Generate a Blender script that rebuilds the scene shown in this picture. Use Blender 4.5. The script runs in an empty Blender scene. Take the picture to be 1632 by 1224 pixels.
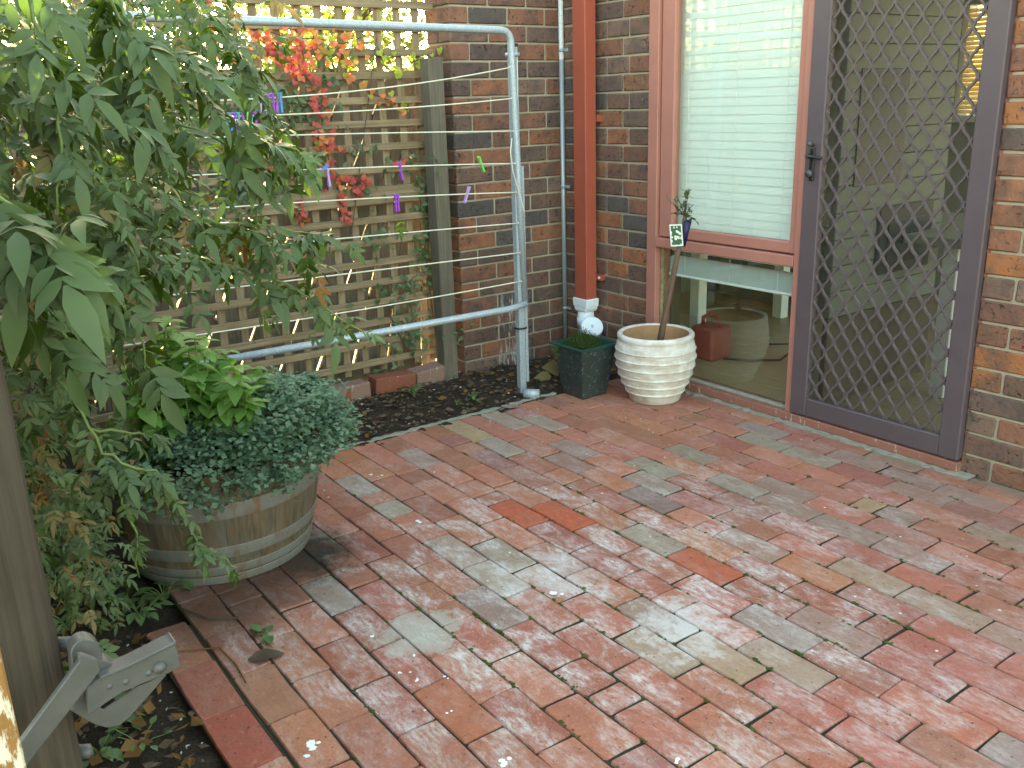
import bpy, bmesh, math, random
from mathutils import Vector, Matrix, noise
import numpy as np

rnd = random.Random(7)
C = bpy.context.scene.collection
sc = bpy.context.scene

# ------------------------------------------------------------------ camera
CAM = Vector((4.066, -3.284, 1.413)); YAW, PITCH, ROLL, FPX = 2.524, -0.2979, -0.0320, 1463.98
_cy, _sy, _cp, _sp = math.cos(YAW), math.sin(YAW), math.cos(PITCH), math.sin(PITCH)
FWD = Vector((_cy*_cp, _sy*_cp, _sp)); _r = Vector((_sy, -_cy, 0)); _u = _r.cross(FWD)
RGT = _r*math.cos(ROLL) + _u*math.sin(ROLL); UPV = -_r*math.sin(ROLL) + _u*math.cos(ROLL)
cam = bpy.data.cameras.new('camera'); cam_o = bpy.data.objects.new('camera', cam); C.objects.link(cam_o)
cam.sensor_width = 36; cam.lens = FPX/1632*36; cam.clip_start = 0.05; cam.clip_end = 1000
M = Matrix((RGT, UPV, -FWD)).transposed().to_4x4(); M.translation = CAM
cam_o.matrix_world = M; sc.camera = cam_o
cam.dof.use_dof = False

# ------------------------------------------------------------------ sky, sun, exposure
SUN = Vector((-0.93, 0.353, 0)).normalized(); SUN_EL = math.radians(9)
w = bpy.data.worlds.new('World'); sc.world = w; w.use_nodes = True
wn = w.node_tree; bg = wn.nodes['Background']
sky = wn.nodes.new('ShaderNodeTexSky'); sky.sky_type = 'NISHITA'; sky.sun_disc = False
sky.sun_elevation = SUN_EL; sky.sun_rotation = math.atan2(SUN.x, SUN.y) % (2*math.pi)
sky.air_density = 1.0; sky.dust_density = 3.0; sky.ozone_density = 0.6
wn.links.new(sky.outputs[0], bg.inputs[0]); bg.inputs[1].default_value = 0.15
sl = bpy.data.lights.new('sun', 'SUN'); sl.energy = 4.5; sl.angle = math.radians(0.5); sl.color = (1, .87, .68)
so = bpy.data.objects.new('sun', sl); C.objects.link(so)
sdir = Vector((SUN.x*math.cos(SUN_EL), SUN.y*math.cos(SUN_EL), math.sin(SUN_EL)))
so.rotation_euler = sdir.to_track_quat('Z', 'Y').to_euler(); so.location = (-8, 3, 6)
sc.view_settings.view_transform = 'Standard'; sc.view_settings.look = 'None'
sc.view_settings.gamma = 1; sc.view_settings.use_curve_mapping = False
sc.view_settings.exposure = 3.72
sc.view_settings.use_white_balance = True
sc.view_settings.white_balance_temperature = 7900; sc.view_settings.white_balance_tint = 0
sc.render.engine = 'CYCLES'
sc.cycles.use_denoising = True
sc.cycles.max_bounces = 7; sc.cycles.transparent_max_bounces = 24
sc.cycles.diffuse_bounces = 4; sc.cycles.glossy_bounces = 3

def at(px, py, d):
    """world point seen at photo pixel px, py at depth d"""
    return CAM + (FWD + RGT*((px-816)/FPX) - UPV*((py-612)/FPX))*d
def on_x(px, py, X):
    d = at(px, py, 1) - CAM; return CAM + d*((X-CAM.x)/d.x)
def on_y(px, py, Y):
    d = at(px, py, 1) - CAM; return CAM + d*((Y-CAM.y)/d.y)
def on_z(px, py, Z):
    d = at(px, py, 1) - CAM; return CAM + d*((Z-CAM.z)/d.z)
def pj(p):
    d = Vector(p)-CAM; z = d.dot(FWD)
    if z < 0.05: return (-9999, -9999)
    return (816+FPX*d.dot(RGT)/z, 612-FPX*d.dot(UPV)/z)

# ------------------------------------------------------------------ materials
class NT:
    def __init__(s, name):
        s.m = bpy.data.materials.new(name); s.m.use_nodes = True; s.t = s.m.node_tree
        s.b = s.t.nodes['Principled BSDF']; s.out = s.t.nodes['Material Output']
    def n(s, typ, ins=None, **kw):
        x = s.t.nodes.new('ShaderNode'+typ)
        for k, v in kw.items(): setattr(x, k, v)
        for k, v in (ins or {}).items(): s.set(x.inputs[k], v)
        return x
    def set(s, sock, v):
        if isinstance(v, bpy.types.NodeSocket): s.t.links.new(v, sock)
        elif isinstance(v, bpy.types.Node): s.t.links.new(v.outputs[0], sock)
        elif isinstance(v, (tuple, list)) and len(v) == 3 and sock.type == 'RGBA': sock.default_value = (*v, 1)
        else: sock.default_value = v
    def noise(s, vec=None, scale=5, detail=4, rough=.55, dist=0):
        x = s.n('TexNoise', dict(Scale=scale, Detail=detail, Roughness=rough, Distortion=dist))
        if vec is not None: s.set(x.inputs['Vector'], vec)
        return x.outputs['Fac']
    def ramp(s, fac, stops):
        x = s.n('ValToRGB'); s.set(x.inputs[0], fac); e = x.color_ramp.elements
        while len(e) < len(stops): e.new(0.5)
        for i, (p, c) in enumerate(stops):
            e[i].position = p; e[i].color = (c, c, c, 1) if isinstance(c, (int, float)) else (*c, 1)
        return x.outputs[0]
    def mix(s, f, a, b, mode='MIX'):
        x = s.n('Mix', data_type='RGBA', blend_type=mode, clamp_factor=True)
        s.set(x.inputs[0], f); s.set(x.inputs[6], a); s.set(x.inputs[7], b); return x.outputs[2]
    def math(s, op, a, b=0.0, c=None):
        x = s.n('Math', operation=op); s.set(x.inputs[0], a); s.set(x.inputs[1], b)
        if c is not None: s.set(x.inputs[2], c)
        return x.outputs[0]
    def bump(s, h, strength=.3, dist=.005):
        x = s.n('Bump', dict(Strength=strength, Distance=dist, Height=h)); s.set(s.b.inputs['Normal'], x.outputs[0])
    def obj(s):
        return s.n('TexCoord').outputs['Object']
    def pos(s):
        return s.n('NewGeometry').outputs['Position']
    def objrand(s, k=40.0):
        """object coordinates shifted by a random amount per object"""
        oi = s.n('ObjectInfo'); v = s.n('VectorMath', operation='ADD')
        cmb = s.n('CombineXYZ'); r = oi.outputs['Random']
        s.set(cmb.inputs[0], s.math('MULTIPLY', r, k)); s.set(cmb.inputs[1], s.math('MULTIPLY', r, k*1.7)); s.set(cmb.inputs[2], s.math('MULTIPLY', r, k*.6))
        s.set(v.inputs[0], s.obj()); s.set(v.inputs[1], cmb.outputs[0])
        return v.outputs[0], oi
    def scale(s, vec, xyz):
        x = s.n('VectorMath', operation='MULTIPLY'); s.set(x.inputs[0], vec); x.inputs[1].default_value = xyz; return x.outputs[0]
    def fin(s, col, rough=.8, spec=.3, metal=0.0):
        s.set(s.b.inputs['Base Color'], col); s.set(s.b.inputs['Roughness'], rough)
        s.b.inputs['Specular IOR Level'].default_value = spec; s.b.inputs['Metallic'].default_value = metal
        return s.m

def simple(name, col, rough=.6, spec=.4, metal=0, var=.25, scale=25, bump=.0):
    t = NT(name); n = t.noise(t.obj(), scale, 5)
    c = t.mix(n, tuple(v*(1-var) for v in col), tuple(min(1, v*(1+var)) for v in col))
    if bump: t.bump(t.noise(t.obj(), scale*3, 4), bump, .003)
    return t.fin(c, rough, spec, metal)

def m_wallbrick():
    t = NT('wall_brick_clay'); v, oi = t.objrand(); col = oi.outputs['Color']
    big = t.noise(v, 10, 4, .6); dark = t.ramp(big, [(.45, 0), (.64, 1)])
    c = t.mix(t.math('MULTIPLY', dark, .62), col, (.058, .048, .050))
    c = t.mix(t.math('MULTIPLY', t.ramp(t.noise(v, 30, 5, .7), [(.35, 0), (.7, 1)]), .35), c, t.mix(.5, c, (.3, .2, .15)))
    spots = t.math('MULTIPLY', t.ramp(t.noise(v, 62, 2, .5, .6), [(.60, 0), (.67, 1)]), t.ramp(t.noise(v, 12, 2), [(.38, .15), (.6, 1)]))
    c = t.mix(t.math('MULTIPLY', spots, .8), c, (.022, .02, .022))
    w_ = t.ramp(t.noise(v, 70, 2), [(.72, 0), (.78, 1)])
    c = t.mix(t.math('MULTIPLY', w_, .5), c, (.4, .36, .32))
    # old efflorescence streaks low on the nib wall
    p = t.pos(); st = t.ramp(t.noise(t.scale(p, (6, 26, 5)), 1.6, 4, .65), [(.50, 0), (.66, 1)])
    sx = t.n('SeparateXYZ'); t.set(sx.inputs[0], p)
    dy = t.math('ABSOLUTE', t.math('ADD', sx.outputs[1], .37)); my = t.ramp(dy, [(.05, 1), (.13, 0)])
    mz = t.ramp(sx.outputs[2], [(.12, 1), (.36, .9), (.44, 0)])
    mx = t.ramp(t.math('ABSOLUTE', sx.outputs[0]), [(.02, 1), (.05, 0)])
    c = t.mix(t.math('MULTIPLY', t.math('MULTIPLY', st, my), t.math('MULTIPLY', mz, mx)), c, (.55, .53, .5))
    h = t.math('ADD', t.noise(v, 45, 6, .65), t.math('MULTIPLY', spots, -.5)); t.bump(h, .85, .008)
    return t.fin(c, .82, .25)
def m_mortar():
    t = NT('wall_mortar'); p = t.pos()
    c = t.mix(t.noise(p, 30, 5), (.28, .235, .175), (.43, .365, .275))
    c = t.mix(t.ramp(t.noise(p, 3, 3), [(.5, 0), (.75, .5)]), c, (.17, .15, .125)); t.bump(t.noise(p, 160, 4), .6, .004)
    return t.fin(c, .95, .1)
def m_paver():
    t = NT('paver_clay'); v, oi = t.objrand(); p = t.pos(); col = oi.outputs['Color']
    c = t.mix(t.ramp(t.noise(v, 10, 5, .65), [(.3, 0), (.72, .7)]), col, t.mix(.6, col, (.27, .115, .08)))
    c = t.mix(t.math('MULTIPLY', t.ramp(t.noise(v, 30, 7, .75), [(.42, 0), (.68, 1)]), .5), c, t.mix(.6, c, (.11, .05, .04)))
    c = t.mix(t.math('MULTIPLY', t.ramp(t.noise(v, 48, 5, .7), [(.58, 0), (.7, 1)]), .4), c, (.50, .27, .19))
    # lime bloom: alpha in object colour says how much this brick carries
    amt = oi.outputs['Alpha']
    bl = t.noise(t.scale(p, (3.0, 4.6, 1)), 2.1, 7, .68, .5); bl2 = t.noise(t.scale(p, (16, 40, 1)), 1.7, 6, .75)
    blm = t.math('MULTIPLY', t.ramp(bl, [(.44, 0), (.62, 1)]), t.ramp(bl2, [(.40, .1), (.60, 1)]))
    c = t.mix(t.math('MULTIPLY', t.math('MULTIPLY', blm, amt), 1.05), c, (.60, .555, .545))
    fine = t.ramp(t.noise(t.scale(p, (60, 130, 1)), 1.6, 5, .75), [(.57, 0), (.69, 1)])
    c = t.mix(t.math('MULTIPLY', fine, t.math('ADD', t.math('MULTIPLY', amt, .6), .08)), c, (.58, .53, .52))
    sp = t.n('TexVoronoi', dict(Scale=17.0, Randomness=1.0)); t.set(sp.inputs['Vector'], p)
    spk = t.math('MULTIPLY', t.ramp(t.math('ADD', sp.outputs['Distance'], t.math('MULTIPLY', t.noise(p, 70, 3), .06)), [(.09, 1), (.115, 0)]), t.ramp(t.noise(p, 3.3, 2), [(.52, 0), (.58, 1)]))
    c = t.mix(t.math('MULTIPLY', spk, .8), c, (.7, .68, .66))
    pit = t.ramp(t.noise(v, 85, 3, .6), [(.27, 1), (.34, 0)]); c = t.mix(t.math('MULTIPLY', pit, .7), c, (.06, .035, .028))
    def spot(cx, cy, freq, amp, stops, col_, c):
        d = t.n('VectorMath', operation='DISTANCE'); t.set(d.inputs[0], p); d.inputs[1].default_value = (cx, cy, 0)
        wob = t.math('ADD', d.outputs['Value'], t.math('MULTIPLY', t.math('SUBTRACT', t.noise(p, freq, 6, .68), .5), amp))
        return t.mix(t.ramp(wob, stops), c, col_)
    # leak stain, soot and rust round the barrel; grey-green old splash further out
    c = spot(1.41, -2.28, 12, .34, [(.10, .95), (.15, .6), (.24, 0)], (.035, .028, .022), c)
    c = spot(1.47, -2.26, 16, .10, [(.090, 0), (.105, .6), (.120, 0)], (.13, .045, .02), c)
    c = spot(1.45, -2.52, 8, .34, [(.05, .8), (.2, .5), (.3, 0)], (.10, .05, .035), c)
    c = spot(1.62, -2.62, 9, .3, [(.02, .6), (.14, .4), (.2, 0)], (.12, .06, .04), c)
    q = on_z(668, 1008, 0); c = spot(q.x, q.y, 13, .34, [(.03, .75), (.10, .55), (.13, 0)], (.42, .42, .37), c)
    q = on_z(880, 915, 0); c = spot(q.x, q.y, 13, .7, [(.03, .5), (.12, .25), (.2, 0)], (.60, .56, .56), c)
    q = on_z(1090, 1000, 0); c = spot(q.x, q.y, 24, .6, [(.02, .7), (.12, .3), (.16, 0)], (.62, .58, .58), c)
    spz = t.n('SeparateXYZ'); t.set(spz.inputs[0], p)
    ed = t.ramp(t.math('ADD', spz.outputs[1], t.math('MULTIPLY', t.noise(p, 6, 4), .2)), [(.0, 0), (.09, .6)])
    c = t.mix(ed, c, (.17, .15, .13))
    h = t.math('SUBTRACT', t.noise(v, 34, 8, .75), t.math('MULTIPLY', pit, .6)); t.bump(h, .9, .008)
    return t.fin(c, t.ramp(t.noise(v, 20, 3), [(.3, .7), (.7, .9)]), .25)
def m_joint():
    t = NT('paving_joint_sand'); p = t.pos()
    c = t.mix(t.noise(p, 60, 5), (.022, .019, .014), (.065, .055, .04))
    c = t.mix(t.ramp(t.noise(p, 4.5, 5, .6), [(.48, 0), (.66, .8)]), c, (.052, .055, .022)); t.bump(t.noise(p, 120, 4), .6, .006)
    return t.fin(c, .95, .1)
def m_soil():
    t = NT('garden_soil'); p = t.pos()
    c = t.mix(t.noise(p, 45, 6, .7), (.022, .016, .012), (.085, .06, .043))
    c = t.mix(t.ramp(t.noise(p, 130, 3), [(.66, 0), (.72, 1)]), c, (.16, .12, .09)); t.bump(t.noise(p, 70, 6, .7), .9, .02)
    return t.fin(c, .95, .15)
def m_wood(name, a, b, axis=0, rough=.85, knots=True, g=1.0):
    t = NT(name); v, oi = t.objrand(); s = [60*g]*3; s[axis] = 2.2*g
    gr = t.noise(t.scale(v, tuple(s)), 1.0, 5, .6, .3)
    c = t.mix(t.ramp(gr, [(.3, 0), (.7, 1)]), a, b)
    c = t.mix(t.math('MULTIPLY', t.ramp(t.noise(v, 5, 4), [(.4, 0), (.75, 1)]), .5), c, tuple(x*.5 for x in a))
    c = t.mix(t.math('MULTIPLY', oi.outputs['Random'], .35), c, t.mix(.5, c, (.2, .155, .11)))
    if knots: c = t.mix(t.ramp(t.noise(v, 16, 2), [(.70, 0), (.76, .8)]), c, (.035, .025, .018))
    t.bump(gr, .45, .004); return t.fin(c, rough, .2)
def m_leaf(name, a, b, trans=.35, rough=.42, spec=.45, world_noise=6.0):
    t = NT(name); v, oi = t.objrand(); p = t.pos()
    f = t.noise(p, world_noise, 4, .6)
    c = t.mix(t.ramp(f, [(.3, 0), (.7, 1)]), a, b)
    c = t.mix(t.math('MULTIPLY', oi.outputs['Random'], .35), c, t.mix(.5, c, (a[0]*2+.02, a[1]*1.3, a[2])))
    geo = t.n('NewGeometry'); c2 = t.mix(geo.outputs['Backfacing'], c, t.mix(.45, c, (.16, .22, .12)))
    t.fin(c2, rough, spec)
    tr = t.n('BsdfTranslucent'); t.set(tr.inputs[0], t.mix(.5, c, (b[0]*1.6, b[1]*1.7, b[2]*.8)))
    mx = t.n('MixShader'); mx.inputs[0].default_value = trans
    t.t.links.new(t.b.outputs[0], mx.inputs[1]); t.t.links.new(tr.outputs[0], mx.inputs[2]); t.t.links.new(mx.outputs[0], t.out.inputs[0])
    return t.m
def m_glass(name, tint=(.93, .97, .94), base=.015):
    t = NT(name); tb = t.n('BsdfTransparent', dict(Color=(*tint, 1))); gl = t.n('BsdfGlossy', dict(Roughness=.012))
    lw = t.n('LayerWeight', dict(Blend=.5)); f = t.math('ADD', t.math('MULTIPLY', t.math('POWER', lw.outputs['Facing'], 4.0), .9), .055+base)
    mx = t.n('MixShader'); t.set(mx.inputs[0], f); t.t.links.new(tb.outputs[0], mx.inputs[1]); t.t.links.new(gl.outputs[0], mx.inputs[2])
    t.t.links.new(mx.outputs[0], t.out.inputs[0]); return t.m
def m_screen():
    t = NT('insect_screen'); tb = t.n('BsdfTransparent'); t.fin((.05, .05, .045), .6, .3)
    mx = t.n('MixShader'); mx.inputs[0].default_value = .5
    t.t.links.new(tb.outputs[0], mx.inputs[1]); t.t.links.new(t.b.outputs[0], mx.inputs[2]); t.t.links.new(mx.outputs[0], t.out.inputs[0]); return t.m
def m_trans(name, col, tr=.5, rough=.5):
    t = NT(name); t.fin(col, rough, .3); x = t.n('BsdfTranslucent', dict(Color=(*col, 1)))
    mx = t.n('MixShader'); mx.inputs[0].default_value = tr
    t.t.links.new(t.b.outputs[0], mx.inputs[1]); t.t.links.new(x.outputs[0], mx.inputs[2]); t.t.links.new(mx.outputs[0], t.out.inputs[0]); return t.m
def m_stave():
    t = NT('barrel_oak'); v, oi = t.objrand(); p = t.pos()
    gr = t.noise(t.scale(v, (70, 70, 3)), 1, 5)
    c = t.mix(t.ramp(gr, [(.3, 0), (.7, 1)]), (.068, .050, .032), (.15, .112, .076))
    c = t.mix(t.ramp(t.noise(t.scale(p, (9, 9, 2)), 1.5, 4), [(.45, 0), (.7, .7)]), c, (.125, .105, .085))
    c = t.mix(t.ramp(t.noise(t.scale(p, (22, 22, 2.2)), 1.2, 4, .6), [(.52, 0), (.68, .8)]), c, (.14, .06, .022))
    t.bump(gr, .4, .004); return t.fin(c, .85, .2)
def m_hoop():
    t = NT('barrel_hoop_steel'); p = t.pos()
    c = t.mix(t.noise(p, 30, 4), (.12, .115, .105), (.215, .205, .19))
    c = t.mix(t.ramp(t.noise(t.scale(p, (16, 16, 5)), 1.6, 5, .65), [(.53, 0), (.68, .85)]), c, (.17, .075, .03)); t.bump(t.noise(p, 90, 3), .2, .002)
    return t.fin(c, .6, .4, .25)
def m_galv(name='galvanised_steel', a=(.26, .31, .36), b=(.42, .47, .52)):
    t = NT(name); p = t.pos(); vor = t.n('TexVoronoi', dict(Scale=140.0)); t.set(vor.inputs['Vector'], p)
    c = t.mix(t.math('MULTIPLY', vor.outputs['Distance'], 1.1), a, b); c = t.mix(t.ramp(t.noise(p, 18, 4), [(.55, 0), (.75, .45)]), c, (.5, .52, .52))
    t.bump(t.noise(p, 120, 3), .12, .002); return t.fin(c, .5, .5, .3)
def m_whitewash():
    t = NT('whitewashed_terracotta'); v = t.obj(); sz = t.n('SeparateXYZ'); t.set(sz.inputs[0], v)
    c = t.mix(t.ramp(t.noise(v, 13, 6, .7), [(.36, 0), (.62, 1)]), (.52, .44, .385), (.70, .67, .645))
    c = t.mix(t.ramp(t.noise(t.scale(v, (6, 6, 30)), 1.6, 5, .65), [(.5, 0), (.68, .75)]), c, (.43, .345, .285))
    c = t.mix(t.ramp(t.noise(t.scale(v, (22, 22, 6)), 1, 4), [(.62, 0), (.74, .5)]), c, (.42, .26, .17))
    t.bump(t.noise(v, 55, 6, .7), .35, .004); return t.fin(c, .85, .2)
def m_planter():
    t = NT('weathered_black_plastic'); v = t.obj()
    c = t.mix(t.noise(v, 8, 4), (.018, .024, .024), (.04, .05, .05))
    c = t.mix(t.ramp(t.noise(v, 60, 5, .75), [(.56, 0), (.68, .75)]), c, (.22, .25, .26))
    return t.fin(c, .42, .45)
def m_painted(name, col, chip=(.6, .55, .5), thr=.7, rough=.5):
    t = NT(name); p = t.obj(); n = t.noise(p, 6, 4)
    c = t.mix(n, tuple(x*.84 for x in col), tuple(x*1.14 for x in col))
    c = t.mix(t.ramp(t.noise(t.scale(p, (1, 1, .35)), 60, 5, .7), [(thr, 0), (thr+.02, .9)]), c, chip)
    c = t.mix(t.ramp(t.noise(p, 14, 5, .7), [(.55, 0), (.8, .35)]), c, tuple(x*.55 for x in col))
    t.bump(t.noise(p, 90, 4), .15, .002); return t.fin(c, rough, .35)
def m_rustpaint():
    t = NT('peeling_gate_paint'); p = t.pos()
    c = t.mix(t.noise(p, 30, 4), (.17, .075, .022), (.26, .13, .04))
    c = t.mix(t.ramp(t.noise(t.scale(p, (1, 1, .3)), 55, 5, .7), [(.5, 0), (.56, 1)]), c, (.50, .45, .36))
    t.bump(t.noise(p, 40, 5), .5, .004); return t.fin(c, .7, .3)
def m_flat(name, col, rough=.5, spec=.4):
    t = NT(name); return t.fin(col, rough, spec)
def m_boards():
    t = NT('oak_floor_boards'); p = t.pos(); gr = t.noise(t.scale(p, (2, 40, 1)), 1.5, 4)
    c = t.mix(gr, (.30, .21, .115), (.44, .33, .19)); return t.fin(c, .4, .4)

MAT = dict(
 brick=m_wallbrick(), mortar=m_mortar(), paver=m_paver(), joint=m_joint(), soil=m_soil(),
 trellis=m_wood('trellis_hardwood', (.19, .13, .078), (.36, .265, .165), 0),
 post=m_wood('weathered_post', (.085, .072, .056), (.17, .15, .12), 2, knots=False, g=1.6),
 paling=m_wood('fence_paling_timber', (.16, .13, .10), (.30, .25, .20), 2, knots=False),
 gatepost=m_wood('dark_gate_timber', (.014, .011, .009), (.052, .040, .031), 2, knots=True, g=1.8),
 vine=m_leaf('jasmine_leaf', (.010, .027, .005), (.056, .096, .014), .3, .5, .22, 9.0),
 vineyoung=m_leaf('young_jasmine_leaf', (.035, .085, .014), (.08, .145, .026), .35),
 dry=m_leaf('dry_leaf', (.14, .06, .022), (.25, .14, .05), .25, .8, .1),
 red=m_leaf('red_creeper_leaf', (.38, .045, .05), (.50, .10, .075), .35, .5),
 orange=m_leaf('orange_creeper_leaf', (.50, .12, .06), (.55, .23, .07), .38, .5),
 lime=m_leaf('lime_creeper_leaf', (.22, .30, .04), (.34, .42, .07), .5, .5),
 climber=m_leaf('small_climber_leaf', (.035, .075, .030), (.08, .14, .05), .3),
 hedge=m_leaf('garden_tree_leaf', (.045, .07, .025), (.12, .15, .045), .5, .6, .25),
 basil=m_leaf('basil_leaf', (.12, .29, .045), (.26, .46, .09), .42, .45),
 herb=m_leaf('blue_green_herb_leaf', (.07, .145, .105), (.15, .25, .19), .25, .6, .3),
 weed=m_leaf('weed_leaf', (.04, .11, .02), (.10, .21, .04), .35),
 roseleaf=m_leaf('rose_leaf', (.06, .11, .035), (.12, .17, .06), .3),
 moss=m_leaf('moss_plant', (.04, .08, .02), (.09, .13, .035), .3, .8, .1),
 stem=simple('green_stem', (.12, .17, .05), .6), rosewood=simple('rose_stem_bark', (.135, .075, .055), .8), woody=simple('woody_stem', (.075, .055, .04), .8),
 stave=m_stave(), hoop=m_hoop(), galv=m_galv(), latch=simple('latch_steel', (.085, .085, .083), .5, .5, .3, .4, 22, .2),
 wire=simple('line_cord', (.66, .62, .5), .7), pot=m_whitewash(), potin=simple('bare_terracotta', (.42, .24, .13), .9, .1),
 planter=m_planter(), planterrim=simple('green_plastic_rim', (.012, .06, .05), .4),
 downpipe=m_painted('red_downpipe_paint', (.34, .078, .05), (.3, .1, .07), .8, .42), pvc=simple('white_pvc', (.68, .72, .76), .35, .5, 0, .06),
 conduit=simple('grey_conduit', (.40, .44, .48), .4, .5, .3, .1), frame=m_painted('salmon_window_paint', (.40, .165, .132), (.58, .5, .44), .735),
 sill=m_painted('worn_sill_paint', (.27, .105, .08), (.45, .40, .33), .62, .7), door=m_painted('purple_brown_door_enamel', (.098, .070, .082), (.25, .22, .22), .74, .45),
 grille=m_painted('grille_enamel', (.105, .080, .085), (.2, .18, .18), .78, .5), glass=m_glass('window_glass', (.95, .985, .965)), screen=m_screen(),
 blind=m_trans('white_blind_slat', (.93, .94, .94), .15), slatgold=m_trans('cream_blind_slat', (.80, .68, .36), .6),
 concrete=simple('concrete_edge', (.27, .255, .215), .9, .1, 0, .35, 40, .5), roomwall=simple('room_wall_paint', (.33, .32, .25), .8, .2, 0, .05, 3),
 boards=m_boards(), darkpanel=m_flat('dark_window_panel', (.012, .018, .022), .25), innerdoor=simple('inner_door_paint', (.20, .205, .165), .6, .3, 0, .08, 6),
 kick=simple('brown_kick_panel', (.10, .065, .035), .6), toolred=simple('red_toolbox_plastic', (.30, .05, .035), .45), black=m_flat('black_plastic', (.012, .012, .013), .4),
 edgebrick=m_painted('garden_edge_brick', (.23, .072, .045), (.40, .34, .30), .64, .9), edgegrey=m_painted('mortar_smeared_brick', (.24, .14, .11), (.36, .31, .27), .6, .95), gatepaint=m_rustpaint(), ground=simple('pale_gravel', (.46, .41, .33), .95, .1, 0, .25, 9, .4),
 backsheet=m_trans('cream_backlit_sheet', (.72, .70, .60), .7),
 white=m_flat('white_paint_splash', (.78, .77, .78), .6), tag=None, navy=m_flat('navy_sleeve', (.012, .012, .06), .5),
 bark=simple('tree_bark', (.09, .07, .05), .9, .1), litter=simple('bark_litter', (.105, .072, .05), .9, .1, 0, .7, 14), pebble=simple('pale_pebble', (.42, .38, .33), .9),
 greypaint=m_flat('grey_green_splash', (.36, .37, .32), .8),
)
def m_tag():
    t = NT('rose_photo_label'); v = t.n('TexCoord').outputs['Object']; vor = t.n('TexVoronoi', dict(Scale=62.0)); t.set(vor.inputs['Vector'], v)
    fl = t.ramp(vor.outputs['Distance'], [(.32, 1), (.46, 0)]); c = t.mix(fl, (.05, .12, .06), (.8, .82, .74))
    sx = t.n('SeparateXYZ'); t.set(sx.inputs[0], v); b = t.math('GREATER_THAN', t.math('ABSOLUTE', sx.outputs[0]), .024); b2 = t.math('GREATER_THAN', t.math('ABSOLUTE', sx.outputs[2]), .044)
    return t.fin(t.mix(t.math('MAXIMUM', b, b2), c, (.75, .78, .74)), .4, .4)
MAT['tag'] = m_tag()
for nm, col in dict(purple=(.30, .06, .46), lilac=(.48, .30, .62), blue=(.02, .22, .50), teal=(.02, .32, .36), green=(.16, .55, .10), yellow=(.62, .52, .16)).items():
    MAT['peg_'+nm] = simple('peg_plastic_'+nm, col, .35, .5, 0, .1)

# ------------------------------------------------------------------ object helpers
def link(name, data, mat=None, parent=None, loc=None, rot=None, label=None, cat=None, group=None, kind=None, color=None):
    o = bpy.data.objects.new(name, data); C.objects.link(o)
    if mat is not None and data is not None and not data.materials: data.materials.append(MAT[mat] if isinstance(mat, str) else mat)
    if loc is not None: o.location = loc
    if rot is not None: o.rotation_euler = rot
    if parent is not None: o.parent = parent
    if label: o['label'] = label
    if cat: o['category'] = cat
    if group: o['group'] = group
    if kind: o['kind'] = kind
    if color is not None: o.color = color
    return o
def empty(name, loc=(0, 0, 0), label=None, cat=None, group=None, kind=None):
    o = link(name, None, loc=loc, label=label, cat=cat, group=group, kind=kind); o.empty_display_size = .1; return o

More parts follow.
